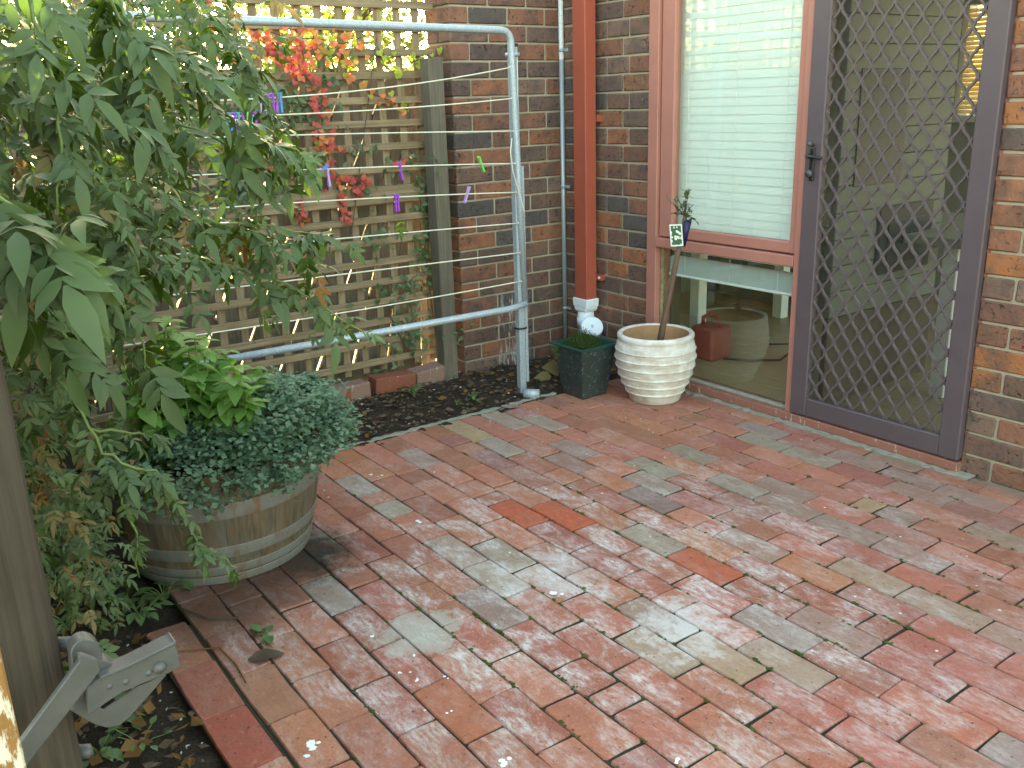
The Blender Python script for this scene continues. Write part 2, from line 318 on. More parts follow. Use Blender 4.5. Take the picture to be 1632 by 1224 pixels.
class MB:
    def __init__(s): s.v = []; s.f = []
    def add(s, vs, fs):
        k = len(s.v); s.v += [tuple(x) for x in vs]; s.f += [tuple(i+k for i in f) for f in fs]; return s
    def box(s, a, b):
        x0, y0, z0 = a; x1, y1, z1 = b
        return s.add([(x0,y0,z0),(x1,y0,z0),(x1,y1,z0),(x0,y1,z0),(x0,y0,z1),(x1,y0,z1),(x1,y1,z1),(x0,y1,z1)],
              [(0,3,2,1),(4,5,6,7),(0,1,5,4),(1,2,6,5),(2,3,7,6),(3,0,4,7)])
    def tube(s, pts, r, n=8, cap=True):
        pts = [Vector(p) for p in pts]; rs = r if isinstance(r, (list, tuple)) else [r]*len(pts)
        vs = []; fs = []; prev = None
        for i, p in enumerate(pts):
            t = (pts[min(i+1, len(pts)-1)]-pts[max(i-1, 0)]).normalized()
            if prev is None:
                a = Vector((0, 0, 1)) if abs(t.z) < .9 else Vector((1, 0, 0)); u = t.cross(a).normalized()
            else: u = (prev - t*prev.dot(t)).normalized()
            prev = u; q = t.cross(u)
            for k in range(n):
                an = 2*math.pi*k/n; vs.append(p+(u*math.cos(an)+q*math.sin(an))*rs[i])
        for i in range(len(pts)-1):
            for k in range(n): fs.append((i*n+k, i*n+(k+1) % n, (i+1)*n+(k+1) % n, (i+1)*n+k))
        if cap: fs.append(tuple(range(n))[::-1]); fs.append(tuple((len(pts)-1)*n+k for k in range(n)))
        return s.add(vs, fs)
    def lathe(s, prof, n=40, c=(0, 0, 0)):
        vs = []; fs = []
        for r, z in prof:
            for k in range(n):
                a = 2*math.pi*k/n; vs.append((c[0]+r*math.cos(a), c[1]+r*math.sin(a), c[2]+z))
        for i in range(len(prof)-1):
            for k in range(n): fs.append((i*n+k, i*n+(k+1) % n, (i+1)*n+(k+1) % n, (i+1)*n+k))
        return s.add(vs, fs)
    def prism(s, poly, d):
        """poly: list of Vectors, extruded by vector d"""
        n = len(poly); vs = [Vector(p) for p in poly]+[Vector(p)+Vector(d) for p in poly]
        return s.add(vs, [tuple(range(n))[::-1], tuple(range(n, 2*n))]+[(i, (i+1) % n, n+(i+1) % n, n+i) for i in range(n)])
    def mesh(s, name, smooth=False, bevel=0, seg=1):
        me = bpy.data.meshes.new(name); me.from_pydata(s.v, [], s.f); me.update()
        bm = bmesh.new(); bm.from_mesh(me)
        bmesh.ops.recalc_face_normals(bm, faces=bm.faces)
        if bevel: bmesh.ops.bevel(bm, geom=bm.edges[:], offset=bevel, segments=seg, affect='EDGES', profile=.6, clamp_overlap=True)
        bm.to_mesh(me); bm.free()
        if smooth: me.polygons.foreach_set('use_smooth', [True]*len(me.polygons))
        return me
def raw(name, v, f):
    me = bpy.data.meshes.new(name); me.from_pydata(v, [], f); me.update()
    if name in ('leaf', 'leaves', 'fallen_leaf'): me.polygons.foreach_set('use_smooth', [True]*len(me.polygons))
    return me
def boxm(name, sx, sy, sz, bevel=0, seg=1):
    return MB().box((-sx/2, -sy/2, -sz/2), (sx/2, sy/2, sz/2)).mesh(name, bevel=bevel, seg=seg)
def part_box(name, a, b, mat, parent, bevel=.003, **kw):
    c = [(p+q)/2 for p, q in zip(a, b)]; o = link(name, boxm(name, *[abs(q-p) for p, q in zip(a, b)], bevel=bevel), mat, parent, **kw)
    pl = parent.location if parent else Vector(); o.location = Vector(c)-pl; return o

# ------------------------------------------------------------------ SETTING: ground, beds, paving
def grid(name, x0, x1, y0, y1, step, z, amp, freq, mat, kind='structure'):
    nx, ny = max(1, int((x1-x0)/step)), max(1, int((y1-y0)/step)); v = []; f = []
    for j in range(ny+1):
        for i in range(nx+1):
            x, y = x0+(x1-x0)*i/nx, y0+(y1-y0)*j/ny
            h = sum(amp/(k+1)*noise.noise(Vector((x*freq*(k+1)*1.9, y*freq*(k+1)*1.9, k*3.1))) for k in range(3))
            v.append((x, y, z+h))
    for j in range(ny):
        for i in range(nx): a = j*(nx+1)+i; f.append((a, a+1, a+nx+2, a+nx+1))
    me = raw(name, v, f); me.polygons.foreach_set('use_smooth', [True]*len(me.polygons)); return link(name, me, mat, kind=kind)
grid('ground', -300, 300, -300, 300, 300, -.09, 0, 1, 'ground')
grid('garden_bed', -.22, .66, -3.5, -.004, .025, -.005, .022, 5, 'soil')
grid('garden_bed', .661, 4.3, -3.9, -2.70, .03, -.03, .022, 5, 'soil')

paving = empty('paving', kind='structure')
link('joint_bed', MB().box((.60, -2.70, -.05), (4.2, -.03, -.006)).box((1.60, -2.823, -.05), (4.2, -2.701, -.007)).mesh('joint_bed'), 'joint', paving)
BW = .2355
def paver_mesh(L, W, H=.03, seed=0):
    r = random.Random(seed); hx, hy = L/2, W/2; cr = min(.006, hx*.4); pts = []
    for cx, cy, a0 in ((hx-cr, hy-cr, 0), (-hx+cr, hy-cr, 90), (-hx+cr, -hy+cr, 180), (hx-cr, -hy+cr, 270)):
        k = cr*r.uniform(.5, 1.5)
        for a in (8, 82): an = math.radians(a0+a); pts.append((cx+k*math.cos(an), cy+k*math.sin(an)))
        # a point mid-side with slight wander
        if a0 in (0, 180): pts.append((r.uniform(-.05, .05)*L, (hy if a0 == 0 else -hy)+r.uniform(-.0032, .0010)))
        else: pts.append(((-hx if a0 == 90 else hx)+r.uniform(-.002, .001), 0))
    n = len(pts); v = []; f = []
    for (k, z) in ((.962, .0), (1.0, -.0040), (1.0, -H)):
        for x, y in pts:
            sx = (abs(x)-(0 if k == 1 else .0024))*(1 if x > 0 else -1); sy = (abs(y)-(0 if k == 1 else .0024))*(1 if y > 0 else -1)
            v.append((sx, sy, z+(r.uniform(-.0008, .0008) if z == 0 else 0)))
    f.append(tuple(range(n)))
    for q in range(2):
        for i in range(n): f.append((q*n+i, (q+1)*n+i, (q+1)*n+(i+1) % n, q*n+(i+1) % n))
    return raw('paver', v, f)
PV = {}
def paver(L, W):
    key = (round(L/.012), round(W/.004), rnd.randrange(5))
    if key not in PV: PV[key] = paver_mesh(key[0]*.012-.001, W, seed=len(PV)); PV[key].materials.append(MAT['paver'])
    return PV[key]
# colours seen in the photo for single pavers: (photo pixel, colour, bloom)
SPOT = [((787, 695), (.36, .31, .20), .15), ((1070, 712), (.23, .245, .20), .2), ((1155, 755), (.25, .265, .235), .35), ((1025, 798), (.17, .165, .165), .3),
        ((1115, 835), (.27, .275, .26), .6), ((1027, 866), (.29, .295, .25), .35), ((865, 830), (.42, .10, .052), .05), ((890, 826), (.42, .10, .052), .05),
        ((1120, 1030), (.33, .28, .205), .3), ((1260, 1035), (.30, .27, .225), .4), ((1235, 995), (.26, .265, .265), .55), ((1040, 960), (.27, .25, .22), .5),
        ((1060, 1035), (.31, .27, .21), .5), ((1100, 1060), (.31, .27, .21), .5), ((1130, 1010), (.34, .13, .11), .9), ((1015, 980), (.26, .09, .08), .3),
        ((1090, 885), (.40, .11, .06), .2), ((1140, 905), (.40, .11, .065), .3), ((1340, 830), (.24, .215, .195), .3), ((1400, 915), (.31, .27, .215), .4), ((1370, 795), (.34, .27, .18), .1),
        ((1390, 800), (.34, .27, .18), .1), ((1300, 905), (.40, .19, .115), .3), ((1000, 722), (.36, .115, .075), .5), ((962, 705), (.40, .135, .075), .15), ((905, 720), (.27, .225, .205), .3),
        ((890, 735), (.27, .2, .19), .3), ((720, 1110), (.36, .14, .085), .2), ((450, 1105), (.34, .19, .125), .1), ((520, 720), (.42, .18, .09), .05), ((560, 735), (.42, .18, .09), .05),
        ((345, 1195), (.30, .085, .06), .05), ((380, 1180), (.32, .085, .065), .05), ((330, 1110), (.31, .115, .085), .1), ((1330, 985), (.26, .2, .185), .4), ((865, 665), (.3, .29, .25), .3), ((815, 668), (.31, .3, .26), .3),
        ((1290, 720), (.26, .25, .21), .3), ((1200, 880), (.31, .235, .2), .75), ((1470, 940), (.29, .25, .21), .5), ((1500, 985), (.3, .25, .22), .5)]
SPOTW = [(on_z(p[0], p[1], 0), c, a) for p, c, a in SPOT]
ncol = lambda x, y: noise.noise(Vector((x*.9, y*1.3, 4.2)))
def pcolor(x, y, L):
    for q, c, a in SPOTW:
        if abs(q.x-x) < L/2 and abs(q.y-y) < .056: return (c[0]*1.0+.055, c[1]*.90+.005, c[2]*.82, a)
    u = rnd.random(); warm = max(0, min(1, (2.0-x)*.9+.45+ncol(x, y)*.5+(-y-1.2)*.25))
    if u < .62*warm+.16: c = (.44, .165, .105)
    elif u < .82: c = (.40, .13, .09)
    elif u < .92: c = (.35, .14, .108)
    elif u < .97: c = (.33, .25, .205)
    else: c = (.36, .31, .24)
    if x > 2.0 and y > -1.0 and rnd.random() < .55: c = rnd.choice([(.36, .165, .125), (.33, .20, .155), (.38, .135, .10)])
    k = rnd.uniform(.82, 1.14); a = max(.05, min(1, .75*math.exp(-((x-2.1)**2+(y+1.8)**2)/.8)+.5*math.exp(-((x-2.5)**2+(y+1.6)**2)/.6)+rnd.uniform(-.05, .3)))
    return (c[0]*k, c[1]*k*rnd.uniform(.92, 1.08), c[2]*k*rnd.uniform(.9, 1.1), a)
bricks = []
for i in range(-9, 15):
    yc = -1.638+i*.1115; ph = 2.302 if i % 2 == 0 else 2.420
    drift = rnd.uniform(-.012, .012); xs = [.604+rnd.uniform(-.006, .01)]; k = -8
    while True:
        x = ph+drift+k*BW+rnd.uniform(-.005, .005); k += 1
        if x < .70: continue
        if x > 4.1: break
        xs.append(x)
    for a, b in zip(xs, xs[1:]):
        if b-a > .2 and rnd.random() < .05: m_ = a+(b-a)*rnd.choice((.4, .5, .6)); segs = [(a, m_), (m_, b)]
        else: segs = [(a, b)]
        for p, q in segs: bricks.append(((p+q)/2, yc, q-p-.0048, .1078))
xs = [1.575, 1.615, 1.828]
while xs[-1] < 4.0: xs.append(xs[-1]+.2375+rnd.uniform(-.006, .006))
for a, b in zip(xs, xs[1:]): bricks.append(((a+b)/2, -2.764, b-a-.003, .110))
vis = []; rest = []
for b in bricks:
    p = pj((b[0], b[1], 0)); inside = -60 < p[0] < 1690 and -20 < p[1] < 1290
    ctr_barrel = math.hypot(b[0]-1.16, b[1]+2.45) < .22
    (vis if inside and not ctr_barrel else rest).append(b)
vis.sort(key=lambda b: (Vector((b[0], b[1], 0))-CAM).length)
rest += vis[296:]; vis = vis[:296]
for x, y, L, W in vis:
    o = link('paver', paver(L, W), None, paving, (x, y+rnd.uniform(-.0015, .0015), rnd.uniform(-.0022, .0018)),
         (rnd.uniform(-.012, .012), rnd.uniform(-.006, .006), rnd.uniform(-.008, .008)), color=pcolor(x, y, L))
mb = MB()
for x, y, L, W in rest: mb.box((x-L/2, y-W/2, -.04), (x+L/2, y+W/2, rnd.uniform(-.002, .001)))
o = link('pavers', mb.mesh('pavers', bevel=.003), 'paver', paving, kind='stuff', color=(.35, .14, .09, .4))
# paint splashes and moss tufts on the bricks
def blob(mb, c, r, n=9, z=.0025, sx=1.0, ang=0.0, jit=.45):
    pts = []
    for k in range(n):
        a = 2*math.pi*k/n; rr = r*(1+rnd.uniform(-jit, jit)); x, y = rr*math.cos(a)*sx, rr*math.sin(a)
        pts.append((c[0]+x*math.cos(ang)-y*math.sin(ang), c[1]+x*math.sin(ang)+y*math.cos(ang), z))
    pts = [(c[0], c[1], z+.0006)]+pts; mb.add(pts, [(0, k+1, (k+1) % n+1) for k in range(n)])
mb = MB()
for (px, py), r, n in (((500, 1186), .016, 5), ((590, 757), .008, 5), ((608, 760), .009, 2), ((665, 831), .012, 2), ((890, 947), .016, 2), ((748, 834), .006, 2), ((690, 754), .006, 2), ((642, 1073), .009, 2),
                     ((668, 1083), .011, 3), ((710, 1080), .012, 2), ((713, 1138), .008, 2), ((800, 1218), .014, 5), ((1080, 1215), .010, 3), ((780, 672), .006, 2), ((490, 1205), .008, 3), ((870, 780), .006, 2),
                     ((1118, 660), .005, 1), ((1310, 810), .006, 1), ((1287, 803), .007, 1), ((1430, 855), .005, 1), ((590, 1015), .010, 2), ((760, 715), .005, 1), ((660, 1045), .006, 2), ((545, 910), .006, 1)):
    for q in range(n):
        p = on_z(px, py, 0); blob(mb, (p.x+rnd.gauss(0, r*.7), p.y+rnd.gauss(0, r*.7)), r*rnd.uniform(.2, .7), 13, jit=.22)
link('paint_spots', mb.mesh('paint_spots'), 'white', paving, kind='stuff')
# concrete edging strip of the bed and the slab edge at the house
def strip(name, x0, x1, y0, y1, z0, z1, n, along, mat, parent=None, kind='structure', jit=.006):
    v = []; f = []
    for k in range(n+1):
        t = k/n
        if along == 'y': a = (x0+rnd.uniform(-jit, jit), y0+(y1-y0)*t); b = (x1+rnd.uniform(-jit, jit), y0+(y1-y0)*t)
        else: a = (x0+(x1-x0)*t, y0+rnd.uniform(-jit, jit)); b = (x0+(x1-x0)*t, y1+rnd.uniform(-jit, jit))
        zz = z1+rnd.uniform(-.003, .003)
        v += [(*a, z0), (*a, zz), (*b, zz), (*b, z0)]
    for k in range(n):
        for q in range(3): f.append((k*4+q, k*4+q+1, k*4+q+5, k*4+q+4))
    me = raw(name, v, f); return link(name, me, mat, parent, kind=kind)
strip('bed_kerb', .575, .598, -2.15, -.55, -.05, .004, 60, 'y', 'concrete')
strip('footing', .66, 2.46, -.055, .012, -.06, .006, 70, 'x', 'concrete')
mb = MB()
for k in range(900):
    b = rnd.choice(bricks); x = b[0]+rnd.choice((-.5, .5))*(b[2]+.004) if rnd.random() < .35 else b[0]+rnd.uniform(-.5, .5)*b[2]
    y = b[1]+rnd.choice((-.055, .055)); p = pj((x, y, 0))
    if not (560 < p[0] < 1640 and 640 < p[1] < 1230) or ncol(x*2.2, y*2.2) < .05: continue
    for q in range(4): blob(mb, (x+rnd.gauss(0, .012), y+rnd.gauss(0, .003)), rnd.uniform(.003, .007), 5, -.0015+rnd.uniform(0, .003))
link('joint_moss', mb.mesh('joint_moss'), 'moss', paving, kind='stuff')

# soil litter
def chips(name, n, fn, mat, s0, s1, flat=.25):
    v = []; f = []
    for k in range(n):
        x, y, z = fn(); s = rnd.uniform(s0, s1); R_ = Matrix.Rotation(rnd.uniform(0, 6.28), 3, 'Z') @ Matrix.Rotation(rnd.gauss(0, .45), 3, 'X')
        e = rnd.uniform(.3, .7); q = len(v)
        for a, b in ((-1, 0), (-.2, -e), (1, 0), (-.1, e)): v.append(Vector((x, y, z)) + R_ @ Vector((a*s, b*s, rnd.uniform(-.15, .15)*s)))
        f.append((q, q+1, q+2, q+3))
    return link(name, raw(name, v, f), mat, kind='stuff')
chips('leaf_litter', 1500, lambda: (rnd.uniform(-.1, .58), rnd.uniform(-2.2, -.03), rnd.uniform(.004, .022)), 'litter', .006, .022)
chips('leaf_litter', 700, lambda: (rnd.uniform(.9, 3.2), rnd.uniform(-3.3, -2.83), rnd.uniform(-.02, .0)), 'litter', .006, .022)
chips('dry_leaves', 120, lambda: (rnd.uniform(-.05, .56), rnd.uniform(-1.9, -.05), rnd.uniform(.008, .025)), 'dry', .012, .028)
chips('dry_leaves', 260, lambda: (rnd.uniform(1.0, 2.9), rnd.uniform(-3.2, -2.82), rnd.uniform(-.015, .03)), 'dry', .012, .03)
chips('gravel_crumbs', 160, lambda: (rnd.uniform(-.05, .56), rnd.uniform(-1.9, -.05), rnd.uniform(.006, .018)), 'pebble', .003, .009)
chips('gravel_crumbs', 120, lambda: (rnd.uniform(1.5, 2.7), rnd.uniform(-3.1, -2.84), rnd.uniform(-.016, -.006)), 'pebble', .003, .008)

# ------------------------------------------------------------------ brick walls
H = .086; Z0 = 1.786
PAL = [((.155, .082, .062), .28), ((.20, .085, .055), .22), ((.115, .07, .058), .18), ((.25, .10, .055), .10), ((.29, .11, .055), .05), ((.085, .070, .068), .09), ((.185, .11, .085), .06)]
def bcolor(hot=1.0):
    u = rnd.random()*sum(w_ for _, w_ in PAL)
    for c, w_ in PAL:
        if u < w_: break
        u -= w_
    k = rnd.uniform(.85, 1.18); return (c[0]*k, c[1]*k, c[2]*k, 1)
WB = {}
def wbrick(L, D):
    key = (round(L, 2), round(D, 2), rnd.randrange(3))
    if key not in WB:
        me = boxm('brick', key[0], key[1], .0755, bevel=.005)
        r = random.Random(len(WB))
        for v in me.vertices: v.co += Vector((r.uniform(-.0016, .0016), r.uniform(-.0016, .0016), r.uniform(-.0016, .0016)))
        me.materials.append(MAT['brick']); WB[key] = me
    return WB[key]
def put_brick(wall, x, y, z, L, D, rz=0.0, col=None):
    me = wbrick(L, D); s = L/round(L, 2)
    o = link('brick', me, None, wall, Vector((x, y, z))-wall.location, (rnd.gauss(0, .004), rnd.gauss(0, .004), rz+rnd.gauss(0, .003)), color=col or bcolor())
    o.scale = (s, 1, 1); return o
# nib wall: face x = 0, from y = -.704 to the corner
nib = empty('brick_wall', (0, -.704, 0), 'short brick nib wall behind the clothesline post, between timber trellis and red downpipe', 'wall')
link('mortar', MB().box((-.222, -.694, -.1), (-.008, -.001, 2.3)).mesh('mortar'), 'mortar', nib, (0, .704, 0))
UP = MB()
for c in range(-5, 23):
    z = Z0-H*(c-.5); L0 = -.704
    xs = [0, .115, .355, .595, .70] if c % 2 == 0 else [0, .235, .475, .70]
    for k, (a, b) in enumerate(zip(xs, xs[1:])):
        L = b-a-(.005 if k == 0 else .010); yc = L0+(a+b)/2+(.0 if k == 0 else 0)-(.0025 if k == 0 else 0)
        if k == 0 and c % 2 == 0:   # header on this face, stretcher on the return
            D = .23
            args = (-D/2, yc, z, D, L, 0)
        else: args = (-.055, yc, z, L, .11, math.pi/2)
        if c >= 0: put_brick(nib, *args)
        else:
            hx, hy = (args[3]/2, args[4]/2) if args[5] == 0 else (args[4]/2, args[3]/2)
            UP.box((args[0]-hx, args[1]-hy, z-.038), (args[0]+hx, args[1]+hy, z+.038))
    if c % 2 == 1:
        if c >= 0: put_brick(nib, -.17, L0+.055, z, .11, .11, 0)
        else: UP.box((-.225, L0, z-.038), (-.115, L0+.11, z+.038))
link('bricks', UP.mesh('bricks', bevel=.005), 'brick', nib, (0, .704, 0), kind='stuff', color=(.17, .08, .058, 1))
# house wall between the corner and the window: face y = 0
hw = empty('brick_wall', (0, 0, 0), 'brick wall of the house between the red downpipe and the salmon window frame', 'wall')
link('mortar', MB().box((.0, .008, -.1), (.668, .11, 2.3)).mesh('mortar'), 'mortar', hw)
UP = MB()
HOT = {7: 2, 12: 1, 14: 2, 2: 2, 4: 2, 9: 1, 15: 2, 5: 1}
for c in range(-5, 23):
    z = Z0-H*(c-.5); xs = [.004, .117, .357, .523, .678] if c % 2 else [.004, .238, .478, .678]
    for k, (a, b) in enumerate(zip(xs, xs[1:])):
        L = b-a-.01; xc = (a+b)/2
        if c >= 0: put_brick(hw, xc, .055, z, L, .11, 0, (.30*rnd.uniform(.9, 1.1), .115, .055, 1) if (HOT.get(c) == k and rnd.random() < .9) else None)
        else: UP.box((xc-L/2, 0, z-.038), (xc+L/2, .11, z+.038))
link('bricks', UP.mesh('bricks', bevel=.005), 'brick', hw, kind='stuff', color=(.17, .08, .058, 1))
# wall right of the door
rw = empty('brick_wall', (2.40, 0, 0), 'orange and brown brick wall on the right of the purple security door', 'wall')
link('mortar', MB().box((2.408, .008, -.1), (4.6, .11, 2.3)).mesh('mortar'), 'mortar', rw, (-2.40, 0, 0))
UP = MB()
RC = {0: 0, 18: 1}
for c in range(-5, 20):
    z = 1.625-H*(c-.5); x0 = 2.398-(c*.0002); first = .11 if c % 2 == 1 else .23
    xs = [x0-.005, x0+first+.005]
    while xs[-1] < 4.5: xs.append(xs[-1]+.24)
    for k, (a, b) in enumerate(zip(xs, xs[1:])):
        L = b-a-.01; xc = (a+b)/2
        if c >= 0 and a < 2.95 and pj((a, 0, z))[0] < 1650:
            col = None
            if rnd.random() < .34: col = rnd.choice([(.30, .115, .06, 1), (.25, .095, .06, 1), (.33, .12, .05, 1)])
            put_brick(rw, xc, .055, z, L, .11, 0, col)
        else: UP.box((xc-L/2, 0, z-.038), (xc+L/2, .11, z+.038))
link('bricks', UP.mesh('bricks', bevel=.005), 'brick', rw, (-2.40, 0, 0), kind='stuff', color=(.17, .08, .058, 1))

# ------------------------------------------------------------------ rooms behind the glass
RX0, RX1, RY1, RZ = -.6, 4.4, 3.0, 2.32
fl = empty('floor', kind='structure')
k = 0; y = .10
fb = MB()
for k in range(22):
    for q in range(-1, 3):
        x0 = RX0+q*1.7+(k % 3)*.5-.5
        if x0+1.698 <= RX0+.01: continue
        fb.box((max(RX0, x0)+.001, .10+k*.132, .02), (min(RX1, x0+1.698), .10+k*.132+.1305, .04+(k % 2)*.0004))
link('boards', fb.mesh('boards', bevel=.0015), 'boards', fl, kind='stuff')
rwall = link('room_wall', None, kind='structure'); 
wx0, wx1, wz0, wz1 = .535, 1.25, 1.235, 1.93
mbw = MB()
mbw.box((RX0, RY1, 0), (wx0, RY1+.1, RZ)).box((wx1, RY1, 0), (1.7, RY1+.1, RZ)).box((1.7, RY1, 0), (RX1, RY1+.1, .5)).box((wx0, RY1, 0), (wx1, RY1+.1, wz0)).box((wx0, RY1, wz1), (wx1, RY1+.1, RZ))
mbw.box((RX0-.1, -.0, 0), (RX0, RY1+.1, RZ)).box((RX1, .12, 0), (RX1+.1, .5, RZ)).box((RX1, .5, 0), (RX1+.1, RY1, .35))  # unseen back and right walls kept low, opened to let daylight in
mbw.box((RX0, .112, 0), (-.225, .2, RZ)).box((RX0-.1, -.0, 0), (-.3, .2, RZ))
mbw.box((2.42, .112, 0), (RX1, .16, RZ)).box((-.3, .112, 0), (.64, .16, RZ))
link('plaster', mbw.mesh('plaster'), 'roomwall', rwall)
link('ceiling', MB().box((RX0-.1, .0, RZ), (RX1+.1, RY1+.1, RZ+.06)).mesh('ceiling'), 'roomwall', kind='structure')
# lit window with cream blind in the far wall
bw = empty('back_window', ((wx0+wx1)/2, RY1, wz0), 'sunlit cream slatted blind in the far window seen through the security door', 'window')
for q, (a, b) in dict(l=((wx0, RY1-.01, wz0), (wx0+.04, RY1+.09, wz1)), r=((wx1-.04, RY1-.01, wz0), (wx1, RY1+.09, wz1))).items(): part_box('frame', a, b, 'blind', bw)
part_box('sill', (wx0-.06, RY1-.09, wz0-.045), (wx1+.06, RY1+.02, wz0-.002), 'blind', bw)
nsl = 23; sm = boxm('slat', wx1-wx0-.09, .03, .0015); sm.materials.append(MAT['slatgold'])
for k in range(nsl):
    z = wz0+.02+k*(wz1-wz0-.03)/nsl; link('slat', sm, None, bw, Vector(((wx0+wx1)/2, RY1-.03, z))-bw.location, (math.radians(58), 0, 0))

# ------------------------------------------------------------------ window with blinds
win = empty('window', (1.13, 0, 0), 'tall salmon timber window with white blind above and low clear pane beside potted rose', 'window')
YF = -.012
part_box('frame', (.676, YF, .0), (.742, .10, 2.25), 'frame', win)
part_box('frame', (1.578, YF, .04), (1.612, .10, 2.25), 'frame', win)
part_box('frame', (.742, YF, 2.16), (1.578, .10, 2.25), 'frame', win)
part_box('transom', (.742, YF-.004, .696), (1.578, .10, .742), 'frame', win)
part_box('sill', (.68, -.030, .006), (2.398, .095, .043), 'sill', win)
part_box('inner_jamb', (.70, .101, .043), (.75, .17, 2.2), 'kick', win)
part_box('glazing_bead', (.742, .020, .043), (.755, .055, .696), 'trellis', win)
part_box('glazing_bead', (.755, .002, .043), (1.578, .030, .056), 'concrete', win)
sash = link('sash', None, None, win)
for a, b in (((.748, .004, .748), (.834, .05, 2.15)), ((1.538, .004, .748), (1.574, .05, 2.15)), ((.834, .006, .748), (1.538, .05, .797)), ((.834, .006, 2.09), (1.538, .05, 2.15))):
    c = [(p+q)/2 for p, q in zip(a, b)]; link('rail' if b[0]-a[0] > .2 else 'stile', boxm('sash_bar', *[q-p for p, q in zip(a, b)], bevel=.004), 'frame', sash, Vector(c)-win.location)
link('pane', MB().box((.834, .026, .797), (1.538, .030, 2.09)).mesh('pane'), 'glass', win, -win.location)
link('pane', MB().box((.755, .034, .056), (1.578, .038, .696)).mesh('pane'), 'glass', win, -win.location)
vb = empty('venetian_blind', (1.17, .080, 2.1), 'white venetian blind hung inside the salmon window, its slat stack showing in the lower pane', 'blind')
sm = MB()
for k in range(6):
    a = k/5; yy = (a-.5)*.044; zz = .0012*math.cos((a-.5)*math.pi)
    sm.v += [(-.40, yy, zz), (.40, yy, zz)]
sm.f = [(2*k, 2*k+1, 2*k+3, 2*k+2) for k in range(5)]
sm = raw('slat', sm.v, sm.f); sm.materials.append(MAT['blind'])
for k in range(37):
    link('slat', sm, None, vb, (0, 0, -.02-k*.0385), (math.radians(83), 0, rnd.uniform(-.002, .002)))
zb = 2.1-.02-37*.0385
for k in range(14):
    link('slat', sm, None, vb, (0, rnd.uniform(-.002, .002), zb-2.1-.012-k*.0058), (math.radians(4), 0, rnd.uniform(-.004, .004)))
part_box('bottom_rail', (.77, .056, zb-.108), (1.57, .104, zb-.094), 'blind', vb)
for x in (.88, 1.17, 1.45):
    link('cord', MB().tube([(x, .054, 2.1), (x, .054, zb-.09)], .0012, 5).mesh('cord'), 'blind', vb, -vb.location)

# things in the room seen through the low pane
tb = empty('toolbox', (.76, .42, .04), 'red plastic toolbox with handle on the floor inside the low window', 'toolbox')
part_box('body', (.66, .34, .04), (.82, .50, .22), 'toolred', tb, .012)
link('handle', MB().tube([(.68, .42, .22), (.68, .42, .255), (.72, .42, .275), (.77, .42, .275), (.80, .42, .255), (.80, .42, .22)], .011, 8).mesh('handle', True), 'toolred', tb, -tb.location)
link('power_cable', MB().tube([(.83, .42, .05), (.95, .5, .05), (1.05, .62, .05), (1.08, .76, .12), (1.0, .86, .16), (.9, .9, .06), (.8, .84, .05)], .006, 6).mesh('power_cable', True), 'black',
     label='thin black power cable trailing over the floor beside the red toolbox', cat='cable')
tbl = empty('table', (.3, .95, .04), 'pale table with a straight white leg inside the room behind the low window', 'table')
part_box('table_top', (.2, .62, .74), (2.0, 1.5, .78), 'roomwall', tbl)
for x, y in ((.38, .70), (1.9, .70), (.38, 1.46), (1.9, 1.46)): part_box('leg', (x-.035, y-.035, .04), (x+.035, y+.035, .74), 'blind', tbl)
tbl.location = (0.3, .95, .04)
cab = empty('cabinet', (.4, 2.6, .04), 'low pale cabinet against the wall inside the dim room', 'cabinet')
part_box('carcass', (-.4, 1.75, .04), (.9, 2.2, .62), 'roomwall', cab, .006)
for q in range(2): part_box('door', (-.38+q*.65, 1.735, .06), (.24+q*.65, 1.749, .60), 'innerdoor', cab, .003)

# ------------------------------------------------------------------ inner door with pet flap, standing open
idr = empty('inner_door', (1.68, .12, .05), 'pale boarded inner door standing open with dark glass light and pet flap, behind the diamond grille', 'door')
def ibox(name, y0, y1, z0, z1, x0, x1, mat, bv=.002): return part_box(name, (x0, y0, z0), (x1, y1, z1), mat, idr, bv)
for k in range(14):
    z0 = .46+k*.114
    if z0 > 1.98: break
    ibox('weatherboard', .13, .96, z0, min(z0+.111, 2.06), 1.645, 1.676+(k % 2)*.0, 'innerdoor')
ibox('kick_panel', .13, .96, .06, .455, 1.645, 1.672, 'kick')
for a in ((.23, .58, 1.02, 1.50),):
    ibox('glass_light', *a, 1.676, 1.682, 'darkpanel')
pf = ibox('pet_flap', .43, .86, .61, .92, 1.676, 1.690, 'black', .006)
f2 = link('flap_pane', boxm('flap_pane', .006, .30, .2, bevel=.004), 'darkpanel', pf, (.010, 0, -.01))
